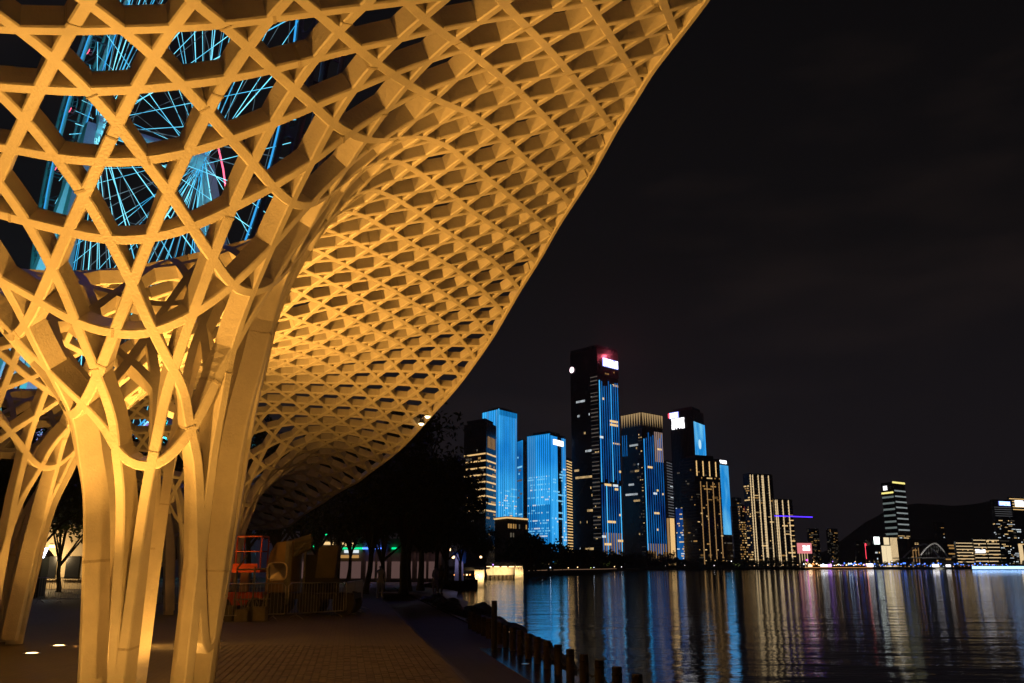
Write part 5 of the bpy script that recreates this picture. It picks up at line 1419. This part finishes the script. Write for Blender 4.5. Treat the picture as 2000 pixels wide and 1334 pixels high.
mb.build('shop_windows', emit('dim_shop_glass', (.9, .5, .45), .10), sb)
L = bpy.data.lights.new('shop_front_light', 'AREA'); L.energy = 45; L.color = (1, .5, .5); L.shape = 'RECTANGLE'; L.size = 24; L.size_y = .4
lo = bpy.data.objects.new('shop_front_light', L); COL.objects.link(lo); lo.parent = sb; lo.location = (2, -.8, 3.4); lo.rotation_euler = (math.radians(-25), 0, 0)
pl = empty('light_pillar', (at(797, 1105, 82).x, 82, 0)); tag(pl, 'slim upright white and violet light pillar among the dark trunks', 'sign')
mb = MB(); mb.box((0, -.16, at(797, 1083, 82).z), (.22, .06, at(797, 1068, 82).z - at(797, 1098, 82).z)); mb.build('light_face', emit('violet_white_light', (.75, .7, 1), 3), pl)
mb = MB(); mb.box((0, 0, at(797, 1066, 82).z / 2), (.4, .2, at(797, 1066, 82).z)); mb.build('case', M_dark, pl)
# blue sculpture by the jetty root
sc_ = empty('waterfront_sculpture', (at(897, 1105, 128).x, 128, LZ)); tag(sc_, 'blue winged sculpture on twin pale pillars at the root of the jetty', 'sculpture')
M_bl = mat('blue_sheet', (.03, .13, .35), .5); M_pal = mat('pale_pillar', (.5, .45, .48), .7)
mb = MB()
for dx_2, h_ in ((-.35, 3.6), (.35, 2.6)): mb.hexa([(dx_2 - .3, -.3, 0), (dx_2 + .3, -.3, 0), (dx_2 + .3, .3, 0), (dx_2 - .3, .3, 0), (dx_2 - .2, -.2, h_), (dx_2 + .2, -.2, h_), (dx_2 + .2, .2, h_), (dx_2 - .2, .2, h_)])
mb.build('pillars', M_pal, sc_)
mb = MB(); mb.hexa([(-1.0, -.2, 3.4), (.4, -.2, 2.2), (.9, .2, 2.4), (-.6, .2, 3.5), (-.9, -.2, 3.8), (.6, -.2, 4.4), (1.0, .2, 4.4), (-.5, .2, 3.9)]); mb.build('wing', M_bl, sc_)
L = bpy.data.lights.new('sculpture_light', 'POINT'); L.energy = 45; L.color = (.5, .5, 1); lo = bpy.data.objects.new('sculpture_light', L); COL.objects.link(lo); lo.parent = sc_; lo.location = (0, -1.8, 2.6)
for px_, Y_, k, lab, s_ in ((885, 122, 'warm', 'white lit park lamp left of the blue sculpture', .42), (876, 120, 'warm', 'thin dark lamp post left of the lit park lamp', .55)):
    shore_lamp(px_, Y_, k, lab, None, True, s_)
for i, px_ in enumerate((842, 848, 856, 869, 888, 905, 912, 918, 928, 934)):
    shore_lamp(px_, 132 + i, 'orange' if i % 3 else 'warm', 'low warm deck light along the jetty root', 'deck lights at the jetty root', False, .22)
# flagpoles
for px_, py_, lab in ((862, 1071, 'slender pole right of the dark trunks'), (850, 1074, 'left slender pole near the red awning')):
    q = at(px_, py_, 110); mb = MB(); mb.tube([(0, 0, 0), (0, 0, q.z + .4)], [.07, .05], 6); o = mb.build('pole', M_galv, None, (q.x, 110, LZ)); tag(o, lab, 'pole')

# ------------------------------------------------------------------ left background: lit facade, kiosk, stair
M_fac = mat('cream_facade', (.55, .45, .30), .8, noise=.2, nscale=.5)
Yf = 66
fb = empty('lit_building', (at(60, 1105, Yf).x, Yf, 0)); tag(fb, 'warm floodlit cream building behind the leaning legs', 'building')
fx0 = at(-60, 1105, Yf).x - fb.location.x; fx1 = at(210, 1105, Yf).x - fb.location.x; fz = at(0, 1022, Yf).z
mb = MB(); mb.box(((fx0 + fx1) / 2, 3, fz / 2), (fx1 - fx0, 6, fz)); mb.build('wall', M_fac, fb)
mb = MB(); mb.box(((fx0 + fx1) / 2, -.15, fz - .2), (fx1 - fx0, .3, .3)); mb.build('cornice', M_fac, fb)
for k in range(6):
    xx = fx0 + (fx1 - fx0) * (k + .5) / 6
    mb = MB(); mb.box((xx, -.03, 1.5), (1.0, .1, 1.6)); w2 = mb.build('window', M_glass, fb)
    mb = MB(); mb.box((xx, -.09, .66), (1.2, .2, .08)); mb.build('sill', M_fac, w2)
for xx in (-2.2, 1.5):
    L = bpy.data.lights.new('facade_light', 'POINT'); L.energy = 420; L.color = (1, .68, .32); L.shadow_soft_size = .3
    lo = bpy.data.objects.new('facade_light', L); COL.objects.link(lo); lo.parent = fb; lo.location = (xx, -1.6, 2.2)
    mb = MB(); mb.box((xx, -.14, 3.0), (.5, .2, .2)); mb.build('wall_lamp', EL['warm'], fb)
Yk = 50
kk = empty('ticket_kiosk', (at(45, 1105, Yk).x, Yk, 0)); tag(kk, 'small kiosk with a glowing blue frame behind the leaning legs', 'kiosk')
kw = at(66, 1105, Yk).x - at(22, 1105, Yk).x
zt2 = at(45, 1086, Yk).z
mb = MB(); mb.box((0, .8, zt2 / 2), (kw, 1.5, zt2)); mb.build('booth', mat('blue_booth', (.02, .03, .10), .5), kk)
mb = MB()
for sx in (-1, 1): mb.box((sx * (kw / 2 - .08), -.02, zt2 * .55), (.16, .1, zt2 * .9))
mb.box((0, -.03, zt2 - .06), (kw - .4, .1, .12)); mb.build('blue_frame_light', emit('blue_frame_light', (.02, .35, .9), .5), kk)
mb = MB(); mb.hexa([(-kw * .62, -.6, zt2), (kw * .62, -.6, zt2), (kw * .62, 1.8, zt2), (-kw * .62, 1.8, zt2), (-kw * .4, 0, zt2 + .5), (kw * .4, 0, zt2 + .5), (kw * .4, 1.4, zt2 + .5), (-kw * .4, 1.4, zt2 + .5)]); mb.build('roof', mat('maroon_roof', (.16, .05, .04), .7), kk)
ls = empty('light_sign', (at(76, 1105, 48).x, 48, 0)); tag(ls, 'glaring white light sign on a post beside the blue kiosk', 'sign')
mb = MB(); mb.hexa([(-.25, -.1, at(70, 1090, 48).z), (.15, -.1, at(70, 1090, 48).z), (.15, .1, at(70, 1090, 48).z), (-.25, .1, at(70, 1090, 48).z), (-.05, -.1, at(70, 1070, 48).z), (.35, -.1, at(70, 1070, 48).z), (.35, .1, at(70, 1070, 48).z), (-.05, .1, at(70, 1070, 48).z)]); mb.build('light_box', emit('glaring_white', (.9, .92, 1), 6), ls)
mb = MB(); mb.bar((0, .15, 0), (0, .15, at(70, 1085, 48).z), .1, .1); mb.build('post', M_dark, ls)
st = empty('glass_stair', (at(272, 1105, 58).x, 58, 0)); tag(st, 'lit outdoor stair with pale steps seen between the columns legs', 'stair')
mb = MB()
for k in range(12): mb.box((-2.2 + k * .36, 0, .12 + k * .17), (.38, 2.2, .06))
mb.build('treads', mat('pale_steps', (.45, .42, .30), .7), st)
mb = MB(); mb.hexa([(-2.5, -1.1, 0), (2.1, -1.1, 1.95), (2.1, -1.0, 1.95), (-2.5, -1.0, 0), (-2.5, -1.1, .9), (2.1, -1.1, 2.85), (2.1, -1.0, 2.85), (-2.5, -1.0, .9)]); mb.build('balustrade', mat('olive_glass', (.25, .24, .10), .3), st)
mb = MB(); 
for k in range(4): mb.bar((-.8 + k * .9, .6, 0), (-.8 + k * .9, .6, .7 + k * .42), .12, .12)
mb.build('stringer_posts', M_grey, st)
L = bpy.data.lights.new('stair_light', 'POINT'); L.energy = 60; L.color = (1, .8, .35); lo = bpy.data.objects.new('stair_light', L); COL.objects.link(lo); lo.parent = st; lo.location = (0, -2.5, 2.4)
# spotlights clamped to the canopy's free edge
for px_, py_, Y_, lab in ((823, 822, 29.6, 'lower of two small glowing spotlights on the canopy edge'), (835, 808, 29.3, 'upper of two small glowing spotlights on the canopy edge')):
    q = at(px_, py_, Y_); t = empty('edge_spotlight', q); tag(t, lab, 'spotlight')
    mb = MB(); mb.tube([(0, 0, .06), (0, 0, -.06), (0, 0, -.09)], [.05, .09, .10], 10); mb.build('housing', M_dark, t)
    mb = MB(); mb.lathe([(0, -.16), (.06, -.14), (.085, -.10), (.085, -.09), (0, -.09)], n=10); mb.build('lens', emit('spot_lens', (1, .75, .38), 9) if 'spot_lens' not in MATS else MATS['spot_lens'], t)
    mb = MB(); mb.bar((0, 0, .05), (-.25, .0, .30), .03, .03); mb.build('bracket', M_dark, t)

# ------------------------------------------------------------------ clay pavers that can be told apart, near the camera
bw2, bh2 = 0.230, 0.115
pvm = MB()
pvm.hexa([(-.109, -.052, 0), (.109, -.052, 0), (.109, .052, 0), (-.109, .052, 0), (-.106, -.049, .010), (.106, -.049, .010), (.106, .049, .010), (-.106, .049, .010)])
M_pv = [mat('clay_paver', (.062, .048, .036), .6, noise=.25, nscale=3), mat('clay_paver_dark', (.045, .035, .028), .65, noise=.25, nscale=3), mat('clay_paver_pale', (.075, .058, .044), .6, noise=.25, nscale=3)]
PV = [pvm.mesh('paver', m_) for m_ in M_pv]
cand = []
for iu in range(int(12.2 / bw2), int(21 / bw2)):
    for iv in range(int(-11 / bh2), int(1.70 / bh2)):
        u = (iu + (.5 if iv % 2 else 0)) * bw2; v = (iv + .5) * bh2
        if v > 1.66: continue
        p = uv(u, v)
        ratio = p.x / p.y
        if p.y < 12.9 or ratio < -.36 or p.y > 19.5: continue
        cand.append((p.y, p.x, u, v))
cand.sort()
plz = bpy.data.objects['plaza']
bulk = MB()
for i, (py_, px_, u, v) in enumerate(cand):
    tz = random.uniform(-.002, .003)
    rz = PAVE + math.pi / 2 + random.uniform(-.012, .012)
    k = random.choice((0, 0, 1, 2))
    if i < 300:
        o = link('paver', PV[k], plz, (px_, py_, .001 + tz), rz)
    else:
        n0 = len(bulk.v); co, si = math.cos(rz), math.sin(rz)
        for x_, y_, z_ in pvm.v: bulk.v.append((px_ + x_ * co - y_ * si, py_ + x_ * si + y_ * co, z_ + .001 + tz))
        for f in pvm.f: bulk.f.append(tuple(n0 + j for j in f)); bulk.m.append(k)
o = bulk.build('paver_field', M_pv, plz); o['kind'] = 'stuff'

# ------------------------------------------------------------------ night haze over the bay
hb = MB(); hb.box((350, 2740, 198), (6900, 6080, 404))
hmx = bpy.data.materials.new('night_haze'); hmx.use_nodes = True
hn = hmx.node_tree.nodes; hn.remove(hn['Principled BSDF'])
pv = hn.new('ShaderNodeVolumePrincipled'); pv.inputs['Color'].default_value = (.9, .9, .92, 1); pv.inputs['Density'].default_value = 0.00010; pv.inputs['Anisotropy'].default_value = .3
hmx.node_tree.links.new(pv.outputs[0], hn['Material Output'].inputs['Volume'])
o = hb.build('haze', hmx); tag(o, kind='stuff')
